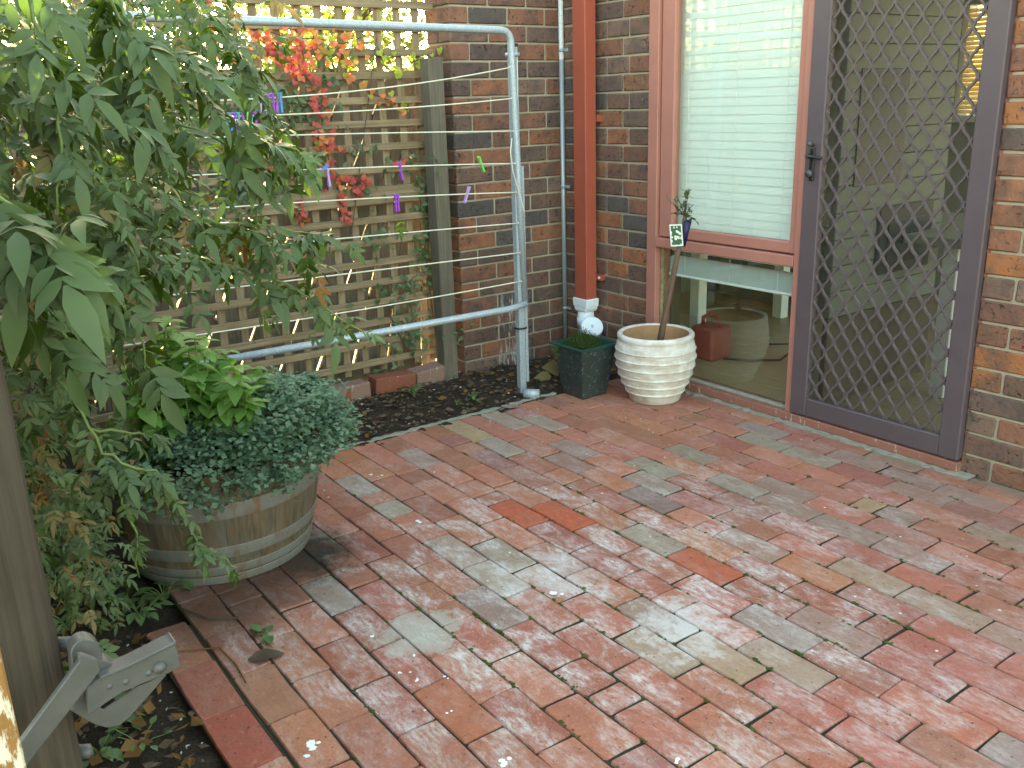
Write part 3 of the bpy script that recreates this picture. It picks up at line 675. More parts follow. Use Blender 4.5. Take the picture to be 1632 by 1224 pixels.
# ------------------------------------------------------------------ security door
dr = empty('security_door', (1.62, -.01, .05), 'purple brown security screen door with diamond grille and black lever handle', 'door')
DX0, DX1, DZ0, DZ1 = 1.616, 2.394, .05, 2.10
part_box('stile', (DX0, -.028, DZ0), (DX0+.082, .012, DZ1), 'door', dr, .004)
part_box('stile', (DX1-.080, -.028, DZ0), (DX1, .012, DZ1), 'door', dr, .004)
part_box('rail', (DX0+.082, -.027, DZ0), (DX1-.080, .011, DZ0+.082), 'door', dr, .004)
part_box('rail', (DX0+.082, -.027, DZ1-.08), (DX1-.080, .011, DZ1), 'door', dr, .004)
part_box('door_jamb', (2.372, .0135, .045), (2.4075, .10, 2.2), 'frame', dr, .001)
gx0, gx1, gz0, gz1 = DX0+.078, DX1-.076, DZ0+.078, DZ1-.078
PX, PZ = .0760, .1100
mb = MB()
def strand(p, q, wd, dp):
    p, q = Vector(p), Vector(q); d = (q-p).normalized(); n = Vector((-d.z, 0, d.x))*wd; yv = Vector((0, dp, 0))
    mb.add([p-n-yv, p+n-yv, p+n+yv, p-n+yv, q-n-yv, q+n-yv, q+n+yv, q-n+yv], [(0,1,5,4),(1,2,6,5),(2,3,7,6),(3,0,4,7)])
inside = lambda p: gx0 <= p[0] <= gx1 and gz0 <= p[1] <= gz1
for i in range(-1, int((gx1-gx0)/PX)+2):
    for j in range(-1, int(2*(gz1-gz0)/PZ)+2):
        cx = gx0+(i+(.5 if j % 2 else 0))*PX; cz = gz0+j*PZ/2
        if inside((cx, cz-.007)) and inside((cx, cz+.007)): mb.box((cx-.0058, -.0195, cz-.009), (cx+.0058, -.0065, cz+.009))
        for sx in (-1, 1):
            ex, ez = cx+sx*PX/2, cz+PZ/2
            pts = [(cx+sx*.0035, cz+.006), (cx+sx*PX*.11, cz+PZ*.15), (cx+sx*PX*.39, cz+PZ*.35), (ex-sx*.0035, ez-.006)]
            for a, b in zip(pts, pts[1:]):
                if inside(a) and inside(b): strand((a[0], -.013, a[1]), (b[0], -.013, b[1]), .0040, .0055)
link('grille', mb.mesh('grille'), 'grille', dr, -dr.location)
link('insect_screen', raw('insect_screen', [(gx0, .004, gz0), (gx1, .004, gz0), (gx1, .004, gz1), (gx0, .004, gz1)], [(0, 1, 2, 3)]), 'screen', dr, -dr.location)
ht = Vector((1.657, -.034, 1.17))
hp = link('handle_plate', boxm('handle_plate', .022, .010, .13, bevel=.003), 'black', dr, Vector((1.657, -.033, 1.13))-dr.location)
link('lever', MB().tube([(0, -.004, .035), (0, -.035, .035), (.015, -.042, .034), (.075, -.042, .030)], [.010, .009, .009, .007], 8).mesh('lever', True), 'black', hp)
link('latch_knob', MB().tube([(0, -.004, .078), (0, -.03, .085)], .009, 8).mesh('latch_knob', True), 'latch', hp)
link('lock_cylinder', MB().tube([(0, -.004, -.035), (0, -.022, -.035)], .014, 12).mesh('lock_cylinder', True), 'latch', hp)

# ------------------------------------------------------------------ pipes
dp = empty('downpipe', (.26, -.065, .36), 'red painted rectangular downpipe in the wall corner above white plastic drain fitting', 'pipe')
part_box('pipe', (.213, -.102, .345), (.312, -.030, 2.3), 'downpipe', dp, .003)
part_box('bracket', (.200, -.029, 1.30), (.325, .004, 1.335), 'downpipe', dp, .001)
part_box('bracket', (.200, -.029, .47), (.345, .004, .50), 'downpipe', dp, .001)
link('screw', MB().tube([(.335, -.03, .487), (.335, -.036, .487)], .007, 8).mesh('screw'), 'pvc', dp, -dp.location)
dn = empty('drain_fitting', (.262, -.066, 0), 'white plastic drain pipe with capped angled branch under the red downpipe', 'pipe')
def frust(z0, z1, a0, b0, a1, b1):
    cx, cy = .262, -.066; return MB().add([(cx-a0, cy-b0, z0), (cx+a0, cy-b0, z0), (cx+a0, cy+b0, z0), (cx-a0, cy+b0, z0), (cx-a1, cy-b1, z1), (cx+a1, cy-b1, z1), (cx+a1, cy+b1, z1), (cx-a1, cy+b1, z1)],
        [(0,3,2,1),(4,5,6,7),(0,1,5,4),(1,2,6,5),(2,3,7,6),(3,0,4,7)])
link('adapter', frust(.325, .372, .058, .044, .060, .046).mesh('adapter', bevel=.004), 'pvc', dn, -dn.location)
link('adapter_cone', frust(.298, .3248, .044, .040, .057, .043).mesh('adapter_cone', bevel=.006), 'pvc', dn, -dn.location)
cc = (.262, -.066)
link('pipe', MB().lathe([(.045, 0), (.045, .215), (.050, .216), (.050, .262), (.0455, .263), (.0455, .30)], 28, (*cc, 0)).mesh('pipe', True), 'pvc', dn, -dn.location)
b1 = on_y(944, 520, -.145); b0 = Vector((*cc, .115)); bd = (b1-b0).normalized()
link('branch', MB().tube([b0, b1-bd*.045], .049, 24).mesh('branch', True), 'pvc', dn, -dn.location)
cp = MB().tube([b1-bd*.044, b1-bd*.004, b1], [.060, .060, .056], 28).mesh('branch_cap'); link('branch_cap', cp, 'pvc', dn, -dn.location)
link('cap_nub', MB().tube([b1, b1+bd*.004], .008, 10).mesh('cap_nub'), 'conduit', dn, -dn.location)
cd = empty('conduit', (.014, -.014, 0), 'thin grey electrical conduit running up the corner left of the red downpipe', 'conduit')
link('tube', MB().tube([(.014, -.014, .02), (.014, -.014, 1.62)], .0125, 14).mesh('tube', True), 'conduit', cd, -cd.location)
fx = MB().tube([(.014, -.014, 1.62), (.014, -.014, 2.3)], .0135, 14)
link('flexible_sleeve', MB().lathe([(.0125+.0018*(k % 2), 1.62+k*.006) for k in range(115)], 14, (.014, -.014, 0)).mesh('flexible_sleeve'), 'pvc', cd, -cd.location)
for py in (80, 297, 489):
    z = on_y(900, py, 0).z; sdl = link('saddle_clip', boxm('saddle_clip', .045, .006, .016, bevel=.002), 'galv', cd, Vector((.036, -.004, z))-cd.location)
    link('clip_ring', MB().lathe([(.0145, -.008), (.0160, -.008), (.0160, .008), (.0145, .008)], 14).mesh('clip_ring', True), 'galv', cd, Vector((.014, -.014, z))-cd.location)

# ------------------------------------------------------------------ trellis and fence behind
TX = -.15
tr = empty('trellis', (TX, -1.9, 0), 'weathered timber lattice trellis with red creeper left of the brick nib wall', 'trellis')
HZ = [1.985, 1.878, 1.774, 1.662, 1.555, 1.44, 1.333, 1.219, 1.11, .864, .755, .649, .547, .445, .34, .234, .13]
Y0, Y1 = -3.35, -.785
for z in HZ:
    top = z > 1.6; y1 = -.712 if top else -.775-rnd.uniform(0, .03)
    me = boxm('slat', y1-Y0, .020, .034, bevel=.002); me.materials.append(MAT['trellis'])
    o = link('slat', me, None, tr, Vector((TX+.013, (Y0+y1)/2, z))-tr.location, (rnd.gauss(0, .006), rnd.gauss(0, .0012), math.pi/2))
for z, t in ((1.005, .046), (.962, .040)):
    me = boxm('rail', Y1-Y0, .026 if t > .043 else .034, t, bevel=.002); me.materials.append(MAT['trellis'])
    link('rail', me, None, tr, Vector((TX+.014, (Y0+Y1)/2, z))-tr.location, (0, 0, math.pi/2))
vs_ = boxm('upright', 2.02, .038, .012, bevel=.002); vs_.materials.append(MAT['trellis'])
k = 0
while True:
    y = -.807-k*.1035+rnd.gauss(0, .002); k += 1
    if y < -3.3: break
    link('upright', vs_, None, tr, Vector((TX-.0045, y, 1.115-.03))-tr.location, (rnd.gauss(0, .004), -math.pi/2, 0))
fpst = link('fence_post', boxm('fence_post', .085, .084, 1.66, bevel=.004), 'post', None, (-.022, -.803, .80), None, 'grey square timber fence post between the trellis and the brick nib wall', 'post')
fn = empty('paling_fence', (-.30, -1.9, 0), 'brown fence of slanted palings with bright gaps behind the trellis', 'fence')
pw, gap, tilt = .1995, .016, math.atan2(.21, .40)*.98
sp = .224*math.cos(0)
pl = boxm('paling', .016, (sp)*math.cos(tilt)-gap, 2.3, bevel=.002); pl.materials.append(MAT['paling'])
def clip_paling(y):
    """one leaning board, cut level at the top and at the ground"""
    w2 = (sp*math.cos(tilt)-gap*rnd.uniform(.55, 1.25))/math.cos(tilt)/2; zt, zb_ = 1.585+rnd.uniform(-.012, .012), .01; dx = math.tan(tilt); x0, x1 = -.308+rnd.uniform(-.003, .003), -.291
    bot, top = y+dx*(zb_-.6), y+dx*(zt-.6)
    return [(x, q, z) for x in (x0, x1) for q, z in ((bot-w2, zb_), (bot+w2, zb_), (top+w2, zt), (top-w2, zt))]
y = -4.2
while y < .1:
    vv = clip_paling(y); vv = [(p[0], min(p[1], -.715), p[2]) for p in vv]
    if vv[1][1]-vv[0][1] > .01 or vv[2][1]-vv[3][1] > .01:
        me = MB().add(vv, [(0,3,2,1),(4,5,6,7),(0,1,5,4),(1,2,6,5),(2,3,7,6),(3,0,4,7)]).mesh('paling')
        link('paling', me, 'paling', fn, -fn.location)
    y += sp
for z in (.42, 1.34): part_box('fence_rail', (-.345, -3.6, z-.035), (-.309, -.72, z+.035), 'paling', fn)
part_box('plinth_board', (-.275, -3.4, -.02), (-.250, -.83, .10), 'post', fn)
link('added_backlit_sheet', MB().box((-.362, -3.6, .0), (-.360, -.72, 1.56)).mesh('added_backlit_sheet'), 'backsheet', fn, -fn.location)  # added translucent sheet: makes the paling gaps bright and stops sun streaks
sf = empty('paling_fence', (1.3, -3.30, 0), 'unseen dark side fence added to shade the jasmine, between gate post and trellis', 'fence')  # unseen fence, added outside the view to darken the jasmine
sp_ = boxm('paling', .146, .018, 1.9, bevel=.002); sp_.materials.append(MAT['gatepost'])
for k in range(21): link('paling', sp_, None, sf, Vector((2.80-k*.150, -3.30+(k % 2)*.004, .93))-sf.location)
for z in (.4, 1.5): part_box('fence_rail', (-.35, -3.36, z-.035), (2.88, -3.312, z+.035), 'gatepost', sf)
# trees of the neighbouring garden
def tree(name, x, y, hgt, rx, rz, n, label, seed, z0=1.0):
    r = random.Random(seed); t = empty(name, (x, y, 0), label, 'tree', 'leafy garden trees behind the fence')
    tk = MB().tube([(0, 0, -.1), (.02, .03, hgt*.35), (-.03, .0, hgt*.62), (.02, .02, hgt*.9)], [.05, .045, .03, .012], 8)
    for k in range(7):
        a = r.uniform(0, 6.28); zz = hgt*r.uniform(.35, .75); e = Vector((math.cos(a)*rx*.7, math.sin(a)*rx*.7, zz+r.uniform(.1, .5))); tk.tube([(0, 0, zz), tuple(e*.5+Vector((0, 0, zz*.5))), tuple(e)], [.02, .013, .005], 6)
    link('trunk', tk.mesh('trunk', True), 'bark', t)
    cl = [(r.gauss(0, rx*.5), r.gauss(0, rx*.55), z0+(hgt-z0)*r.uniform(.0, 1), r.uniform(.16, .34)) for _ in range(34)]
    v = []; f = []
    for k in range(n):
        cx, cy, cz, cr = r.choice(cl); p = Vector((cx+r.gauss(0, cr*.6), cy+r.gauss(0, cr*.6), cz+r.gauss(0, cr*.55))); s = r.uniform(.022, .042)
        R_ = Matrix.Rotation(r.uniform(0, 6.28), 3, 'Z') @ Matrix.Rotation(r.uniform(0, 3.14), 3, 'X') @ Matrix.Rotation(r.uniform(0, 6.28), 3, 'Y'); q = len(v)
        for a, b, c_ in ((-1, 0, 0), (0, -.45, .12), (1, 0, 0), (0, .45, .12)): v.append(p+R_ @ Vector((a*s, b*s, c_*s)))
        f.append((q, q+1, q+2, q+3))
    link('crown', raw('crown', v, f), 'hedge', t); return t
for i, (x, y, h, rx, n, lb) in enumerate(((-1.5, -.55, 2.7, .75, 5200, 'leafy tree behind the fence, next to the brick nib wall'), (-2.1, -2.2, 2.9, .85, 5200, 'backlit leafy tree behind the middle of the trellis'),
        (-1.6, -3.5, 2.8, .8, 4200, 'leafy tree behind the trellis, hidden partly by jasmine'), (-3.2, -.2, 3.2, 1.0, 4200, 'farther tree glimpsed between crowns above the paling fence'))):
    tree('garden_tree', x, y, h, rx, 0, n, lb, 11+i, 1.15)

# edging bricks at the foot of the trellis
for i, (px, py, L, ang, col, lb) in enumerate(((505, 625, .24, .02, (.25, .09, .055), 'half hidden edging brick at the foot of the trellis, nearest the barrel herb'), (548, 622, .22, .06, (.30, .17, .13), 'chipped greyish edging brick at the foot of the trellis'),
        (620, 606, .23, -.03, (.33, .09, .045), 'clean orange edging brick in the middle of the row under the trellis'), (686, 594, .24, .08, (.28, .17, .13), 'pale mortar smeared edging brick next to the grey fence post'))):
    p = on_z(px, py, .04); me = boxm('edging_brick', L, .10, .085, bevel=.006); me.materials.append(MAT['edgebrick'] if i in (0, 2) else MAT['edgegrey'])
    link('edging_brick', me, None, None, (-.02-.004*i, p.y, .038), (rnd.gauss(0, .05), rnd.gauss(0, .04), math.pi/2+ang), lb, 'brick', 'edging bricks under the trellis')

# ------------------------------------------------------------------ clothesline
cl = empty('clothesline', (.47, -.65, 0), 'galvanised fold down clothesline frame on a steel post in front of the trellis', 'clothesline')
FT, FB = 1.722, .447
A = Vector((.47, -.676, FT)); B = Vector((.47, -.636, FB)); YL = -3.15
def arc(c, a, b, n=6):
    """round the corner at c going from a to b"""
    r = .058; u = (Vector(a)-Vector(c)).normalized()*r; v = (Vector(b)-Vector(c)).normalized()*r; out = []
    for k in range(n+1):
        t = k/n; out.append(Vector(c)+u*(1-t)**2+v*t**2)
    return out
top = [Vector((.47, YL, FT+.03))]+[Vector((.47, YL+(A.y-YL)*k/8, FT+.03-.03*k/8)) for k in range(1, 8)]+arc(A, (.47, YL, FT), B)
link('frame_tube', MB().tube(top+[A+(B-A)*.5, B+Vector((0, 0, .02))], .0165, 12).mesh('frame_tube', True), 'galv', cl, -cl.location)
link('bottom_tube', MB().tube([B+Vector((.012, 0, .012)), B+Vector((0, -.09, -.004)), Vector((.47, YL, FB+.01))], .0165, 12).mesh('bottom_tube', True), 'galv', cl, -cl.location)
link('frame_tube', MB().tube([(.47, YL+.05, FT+.02), (.47, YL+.05, FB+.02)], .0165, 12).mesh('frame_tube', True), 'galv', cl, -cl.location)
part_box('post', (.432, -.672, -.03), (.468, -.636, 1.655), 'galv', cl, .003)
part_box('post', (.432, -3.10, -.03), (.468, -3.064, 1.655), 'galv', cl, .003)
part_box('sleeve', (.443, -.634, .05), (.468, -.618, 1.12), 'galv', cl, .002)
link('collar', MB().lathe([(.030, -.008), (.034, -.008), (.034, .008), (.030, .008)], 16).mesh('collar', True), 'galv', cl, Vector((.452, -.656, 1.62))-cl.location)
link('collar', MB().lathe([(.030, -.004), (.033, -.004), (.033, .004), (.030, .004)], 16).mesh('collar', True), 'black', cl, Vector((.452, -.654, .335))-cl.location)
link('post_cap', boxm('post_cap', .04, .04, .014, bevel=.002), 'black', cl, Vector((.45, -.654, 1.660))-cl.location)
LINES = [(1.565, 1.455, 1.50), (1.428, 1.392, 1.43), (1.282, 1.315, 1.33), (1.135, 1.178, 1.19), (1.001, 1.05, 1.06), (.855, .888, .905), (.712, .735, .76), (.571, .566, .60)]
def line_z(i, y):
    z0, z1, z2 = LINES[i]; t = (y+.66)/(-2.0+.66)
    # parabola through right end, middle and left end
    y0, y1, y2 = -.66, -1.9, YL
    return (z0*(y-y1)*(y-y2)/((y0-y1)*(y0-y2)) + z1*(y-y0)*(y-y2)/((y1-y0)*(y1-y2)) + z2*(y-y0)*(y-y1)/((y2-y0)*(y2-y1)))
for i in range(8):
    ye = -.676+(.04)*(FT-LINES[i][0])/(FT-FB)
    pts = [(.472, ye-.012+(YL+.05-ye)*k/24, line_z(i, ye+(YL-ye)*k/24)) for k in range(25)]
    link('line', MB().tube(pts, .0030, 6).mesh('line', True), 'wire', cl, -cl.location)
    link('line_knot', MB().tube([(.472, ye-.018, LINES[i][0]), (.472, ye+.018, LINES[i][0])], [.005, .004], 6).mesh('line_knot'), 'wire', cl, -cl.location)
pts = [(.49, -.70, 1.25), (.492, -.712, 1.19), (.49, -.70, 1.10), (.488, -.672, 1.02), (.486, -.645, .94), (.48, -.628, .88)]
link('loose_cord', MB().tube(pts, .0026, 6).mesh('loose_cord', True), 'wire', cl, -cl.location)
link('loose_cord', MB().tube([(.478, -.648, 1.63), (.48, -.65, 1.5), (.478, -.655, 1.40)], .002, 6).mesh('loose_cord', True), 'wire', cl, -cl.location)
bxo = empty('ground_socket', on_z(848, 628, .02), 'small grey metal cap lying on the soil at the foot of the clothesline post', 'cap')
link('shell', MB().tube([(-.03, -.03, 0), (.022, .03, 0)], .024, 14).mesh('shell', True), 'galv', bxo)

# pegs: two arms and a spring each
armm = MB().add([(-.004, -.006, -.042), (.004, -.006, -.042), (.005, -.003, .030), (-.005, -.003, .030), (-.004, -.002, -.044), (.004, -.002, -.044), (.005, -.009, .034), (-.005, -.009, .034)],
                [(0,1,2,3),(4,5,6,7),(0,1,5,4),(1,2,6,5),(2,3,7,6),(3,0,4,7)]).mesh('arm', bevel=.0012)
arms = {}
sprm = MB().tube([(-.006, 0, 0), (.006, 0, 0)], .0042, 8).mesh('spring', True); sprm.materials.append(MAT['galv'])
def peg(i, y, col, label, group=None, tilt=0.0, dz=0.0, tw=0.0):
    e = empty('clothes_peg', (.474, y, line_z(i, y)-.008+dz), label, 'peg', group or 'clothes pegs on the line'); e.rotation_euler = (tilt, 0, math.pi/2*0+tw)
    if col not in arms: arms[col] = armm.copy(); arms[col].materials.append(MAT['peg_'+col])
    base = Matrix.Rotation(math.pi/2, 4, 'Z')
    a = link('arm', arms[col], None, e, (.0, 0, 0), (0, 0, math.pi/2)); b = link('arm', arms[col], None, e, (0, 0, 0), (0, 0, -math.pi/2)); link('spring', sprm, None, e, (0, 0, 0), (0, 0, math.pi/2))
    return e
peg(3, -.868, 'green', 'bright green clothes peg hanging alone in front of the brick wall', tilt=.35, dz=.012)
peg(4, -.95, 'lilac', 'lilac clothes peg tilted on the line below the green peg', tilt=-.4, dz=.01)
peg(3, -1.289, 'purple', 'purple clothes peg beside a small red creeper leaf', tilt=.15, dz=-.008)
peg(4, -1.325, 'purple', 'broad double purple clothes peg hanging below the other purple peg', dz=-.012); peg(4, -1.312, 'purple', 'second of two touching purple pegs on the fifth line', dz=-.012)
peg(3, -1.63, 'lilac', 'pale lilac clothes peg next to a blue peg over red creeper', tilt=.05, dz=-.02)
peg(3, -1.655, 'blue', 'blue clothes peg tipped sideways beside a lilac peg', tilt=-1.0, dz=.006)
CL1 = ['lilac', 'lilac', 'purple', 'purple', 'purple', 'blue']
for k, c_ in enumerate(CL1): peg(0, -1.888+k*.017, c_, ['lilac peg at the left end of the tight cluster on the upper line', 'lilac peg second from the left in the upper line cluster', 'purple peg third from the left in the upper line cluster', 'purple peg fourth from the left in the upper line cluster', 'purple peg next to the blue one in the upper line cluster', 'blue peg at the right end of the upper line cluster'][k], 'purple peg cluster on the upper line', rnd.gauss(0, .06), -.008, rnd.gauss(0, .1))
CL2 = ['teal', 'blue', 'purple', 'teal', 'purple', 'green', 'teal', 'purple']
for k, c_ in enumerate(CL2): peg(1, -2.03+k*.0165, c_, c_+' peg, '+['leftmost', 'second from the left', 'third from the left', 'fourth from the left', 'fourth from the right', 'third from the right', 'second from the right', 'rightmost'][k]+' in the multicoloured row on the second line', 'multicoloured peg row on the second line', rnd.gauss(0, .05), -.010, rnd.gauss(0, .08))
peg(6, -2.455, 'yellow', 'cream yellow clothes peg on a low line near the barrel', dz=-.01); peg(6, -2.425, 'green', 'green clothes peg touching the cream yellow peg', dz=-.01)

# ------------------------------------------------------------------ barrel planter
BC = Vector((1.16, -2.45, 0)); BH = .385
def brad(z): t = z/BH; return .288+.066*t+.012*math.sin(math.pi*t)
br = empty('barrel_planter', BC, 'half wine barrel planter with rusty hoops standing on the paving', 'planter')
NS = 26
def stave(a0, a1, jut):
    v = []; f = []; zs = [0.0, .07, .14, .21, .28, .34, BH]; nq = 3
    for z in zs:
        for q in range(nq+1):
            a = a0+(a1-a0)*q/nq; r = brad(z)+jut-(.002 if q in (0, nq) else 0); v.append((r*math.cos(a), r*math.sin(a), z))
        for q in range(nq+1):
            a = a0+(a1-a0)*q/nq; r = brad(z)-.024; v.append((r*math.cos(a), r*math.sin(a), z))
    m_ = 2*(nq+1)
    for i in range(len(zs)-1):
        for q in range(nq):
            f.append((i*m_+q, i*m_+q+1, (i+1)*m_+q+1, (i+1)*m_+q)); f.append((i*m_+nq+1+q, (i+1)*m_+nq+1+q, (i+1)*m_+nq+2+q, i*m_+nq+2+q))
        f.append((i*m_, (i+1)*m_, (i+1)*m_+nq+1, i*m_+nq+1)); f.append((i*m_+nq, i*m_+2*nq+1, (i+1)*m_+2*nq+1, (i+1)*m_+nq))
    t = (len(zs)-1)*m_
    for q in range(nq): f.append((t+q, t+q+1, t+nq+2+q, t+nq+1+q))
    return MB().add(v, f).mesh('stave')
for k in range(NS):
    d = 2*math.pi/NS; link('stave', stave(k*d+.0016, (k+1)*d-.0016, rnd.uniform(-.001, .001)), 'stave', br)
for z0, z1 in ((.235, .288), (.095, .138), (.034, .066), (.0, .030)):
    n = 64; pr = [(brad(z0)-.001, z0), (brad(z0)+.0022, z0+.0005), (brad(z0)+.0026, z0+.003), (brad(z1)+.0026, z1-.003), (brad(z1)+.0022, z1-.0005), (brad(z1)-.001, z1)]
    hp_ = link('hoop', MB().lathe(pr, n).mesh('hoop', True), 'hoop', br)
    if z0 > .2 or z0 > .09:
        for a in (-.35, -.29): link('rivet', MB().tube([((brad(z0)+.004)*math.cos(a), (brad(z0)+.004)*math.sin(a), (z0+z1)/2), ((brad(z0)+.009)*math.cos(a), (brad(z0)+.009)*math.sin(a), (z0+z1)/2)], .006, 8).mesh('rivet'), 'hoop', hp_)
link('potting_soil', MB().lathe([(brad(.33)-.025, .325), (.2, .345), (.02, .35)], 32).mesh('potting_soil', True), 'soil', br)

# ------------------------------------------------------------------ leaf builders
def leaflet(v, f, o, d, n, L, W, droop=.3, segs=3, fold=.25):
    """a folded, drooping leaf blade from o along d with normal n"""
    d = d.normalized(); s = d.cross(n).normalized(); n = s.cross(d).normalized(); prof = {2: (.0, .9, 0), 3: (.25, 1.0, .62, 0), 4: (.15, .88, .98, .58, 0)}[segs]
    k0 = len(v); p = Vector(o); ring = []
    for i in range(segs+1):
        t = i/segs; wdt = W/2*prof[i]; c = p+d*(L*t)-n*(droop*L*t*t)
        if i == segs: v.append(c); ring.append((len(v)-1,)*3)
        else:
            v.append(c+s*wdt+n*wdt*fold); v.append(c-n*0.0); v.append(c-s*wdt+n*wdt*fold); q = len(v); ring.append((q-3, q-2, q-1))
    for a, b in zip(ring, ring[1:]):
        if b[0] == b[1]: f.append((a[0], a[1], b[1])); f.append((a[1], a[2], b[1]))
        else: f.append((a[0], a[1], b[1], b[0])); f.append((a[1], a[2], b[2], b[1]))
def compound(seed, pairs=2, L=.11, segs=4):
    """pinnate jasmine leaf: rachis along +x, blade normal +z"""
    r = random.Random(seed); v = []; f = []; X = Vector((1, 0, 0)); Z = Vector((0, 0, 1))
    rach = L*.62; curve = lambda t: Vector((rach*t, 0, -.10*rach*t*t))
    v += [Vector((0, .0008, 0)), Vector((0, -.0008, 0)), curve(1)+Vector((0, .0005, 0)), curve(1)-Vector((0, .0005, 0))]; f.append((0, 1, 3, 2))
    for k in range(pairs):
        t = .35+.5*k/max(1, pairs-1) if pairs > 1 else .6
        for sgn in (1, -1):
            a = math.radians(r.uniform(48, 68)); d = Vector((math.cos(a), sgn*math.sin(a), r.uniform(-.35, .1))); l = L*r.uniform(.40, .52)
            leaflet(v, f, curve(t), d, Z+Vector((0, r.uniform(-.3, .3), 0)), l, l*r.uniform(.34, .45), r.uniform(.1, .45), segs, r.uniform(.1, .4))
    l = L*r.uniform(.62, .8); leaflet(v, f, curve(1), Vector((1, r.uniform(-.15, .15), r.uniform(-.4, 0))), Z, l, l*r.uniform(.28, .36), r.uniform(.15, .5), segs, .25)
    return v, f
VL = []
for s in range(10):
    v, f = compound(s, 3 if s % 2 else 2, .115+.012*(s % 4)); me = raw('leaf', v, f); VL.append(me)
VLm = {'vine': [], 'vineyoung': [], 'dry': []}
for k_ in VLm:
    for me in VL: c_ = me.copy(); c_.materials.append(MAT[k_]); VLm[k_].append(c_)
def hang_matrix(p, out, scale, r):
    """leaf pointing along out, blade facing roughly up and toward the open side"""
    x = Vector(out).normalized(); z = (Vector((r.gauss(.25, .35), r.gauss(-.05, .35), 1))).normalized(); y = z.cross(x)
    if y.length < 1e-3: y = Vector((0, 1, 0))
    y.normalize(); z = x.cross(y)
    m_ = Matrix((x, y, z)).transposed().to_4x4(); m_.translation = p
    return m_ @ Matrix.Diagonal((scale, scale, scale, 1))
vine = empty('climbing_jasmine', (1.9, -3.05, 0), 'large green jasmine vine overhanging the barrel and the gate post', 'vine')
VR = random.Random(21); near = []; far = []
SHOOTS = [[(40, -30, 1.30), (66, 60, 1.30), (88, 140, 1.30), (95, 230, 1.32), (92, 340, 1.32)], [(185, -20, 1.5), (215, 90, 1.5), (228, 160, 1.52), (230, 205, 1.53), (252, 224, 1.55)],
  [(172, -10, 1.45), (198, 38, 1.5), (235, 62, 1.55), (275, 85, 1.6), (308, 130, 1.65), (332, 168, 1.7), (370, 195, 1.8), (420, 222, 1.9), (470, 238, 1.95), (512, 262, 2.0)],
  [(-20, 300, 1.1), (40, 350, 1.1), (66, 385, 1.1), (112, 420, 1.12)], [(20, 420, 1.3), (70, 490, 1.3), (120, 560, 1.35), (150, 610, 1.4)],
  [(90, 600, 1.6), (130, 660, 1.6), (165, 715, 1.62), (215, 745, 1.65), (250, 752, 1.7), (275, 800, 1.75), (305, 850, 1.8), (322, 882, 1.82), (352, 884, 1.85), (378, 905, 1.88)],
  [(180, 330, 1.8), (270, 340, 1.85), (350, 355, 1.9), (430, 362, 2.0), (485, 372, 2.05), (530, 368, 2.1)], [(300, 410, 1.9), (390, 430, 2.0), (450, 450, 2.05), (500, 480, 2.1), (545, 508, 2.12), (590, 545, 2.15)],
  [(280, 190, 1.8), (380, 240, 1.9), (440, 262, 1.95), (500, 268, 2.0)], [(120, 430, 1.5), (190, 480, 1.55), (225, 540, 1.6), (238, 610, 1.65)], [(330, 20, 1.9), (370, 70, 1.95), (395, 120, 2.0), (425, 165, 2.0), (440, 215, 2.05)],
  [(60, 640, 1.6), (140, 680, 1.65), (200, 690, 1.7), (232, 695, 1.75), (270, 700, 1.8)], [(150, 700, 1.75), (190, 780, 1.8), (215, 850, 1.8), (222, 920, 1.85)], [(-10, 120, 1.4), (60, 180, 1.45), (130, 200, 1.5), (200, 250, 1.6)]]
stems = MB()
for S in SHOOTS:
    P = [at(*q) for q in S]; pts = []
    for a, b in zip(P, P[1:]):
        for t in (0, .33, .66): pts.append(a.lerp(b, t)+Vector((VR.gauss(0, .003), VR.gauss(0, .003), VR.gauss(0, .003))))
    pts.append(P[-1]); n = len(pts); link('shoot', MB().tube(pts, [.0034-.0018*k/n for k in range(n)], 6).mesh('shoot', True), 'stem', vine, -vine.location)
    tot = 0
    for k, (a, b) in enumerate(zip(pts, pts[1:])):
        d = (b-a).normalized()
        if k % 2 == 0 or VR.random() < .45:
            for sgn in ((1, -1) if VR.random() < .75 else (1,)):
                side = d.cross(Vector((VR.gauss(0, .5), VR.gauss(0, .5), 1))).normalized()*sgn
                out = side*.75+d*.35+Vector((.12, .05, -VR.uniform(.15, 1.0)))
                near.append((hang_matrix(a, out, VR.uniform(.5, .8)*(1 if k < n*.75 else .7)*(.56 if S[-1][1] > 640 else 1)*(1.2 if S[0][2] < 1.2 else 1), VR), 'vineyoung' if k > n*.82 else 'vine'))
MASS = [(40, 90, 75, 100, 1.35, 2.2, 85), (190, 70, 95, 80, 1.6, 2.4, 95), (110, 290, 95, 85, 1.35, 2.2, 90), (255, 250, 62, 75, 1.8, 2.5, 66), (330, 50, 42, 40, 1.9, 2.6, 34), (180, 410, 85, 45, 1.5, 2.1, 55), (40, 420, 50, 45, 1.1, 1.6, 16),
        (45, 560, 45, 110, 1.5, 2.4, 70), (70, 780, 40, 110, 1.5, 2.5, 110), (110, 880, 45, 60, 1.9, 2.6, 70), (60, 700, 40, 80, 2.3, 2.9, 60), (190, 735, 42, 38, 1.7, 1.85, 16), (420, 405, 55, 40, 1.95, 2.2, 30), (430, 235, 30, 30, 1.95, 2.2, 9), (320, 370, 70, 40, 1.9, 2.2, 34), (400, 300, 50, 40, 1.9, 2.2, 16), (180, 880, 60, 40, 2.2, 2.5, 18), (480, 480, 40, 30, 2.05, 2.2, 10), (110, 180, 90, 110, 2.3, 3.0, 90), (90, 480, 70, 120, 2.4, 3.1, 60)]
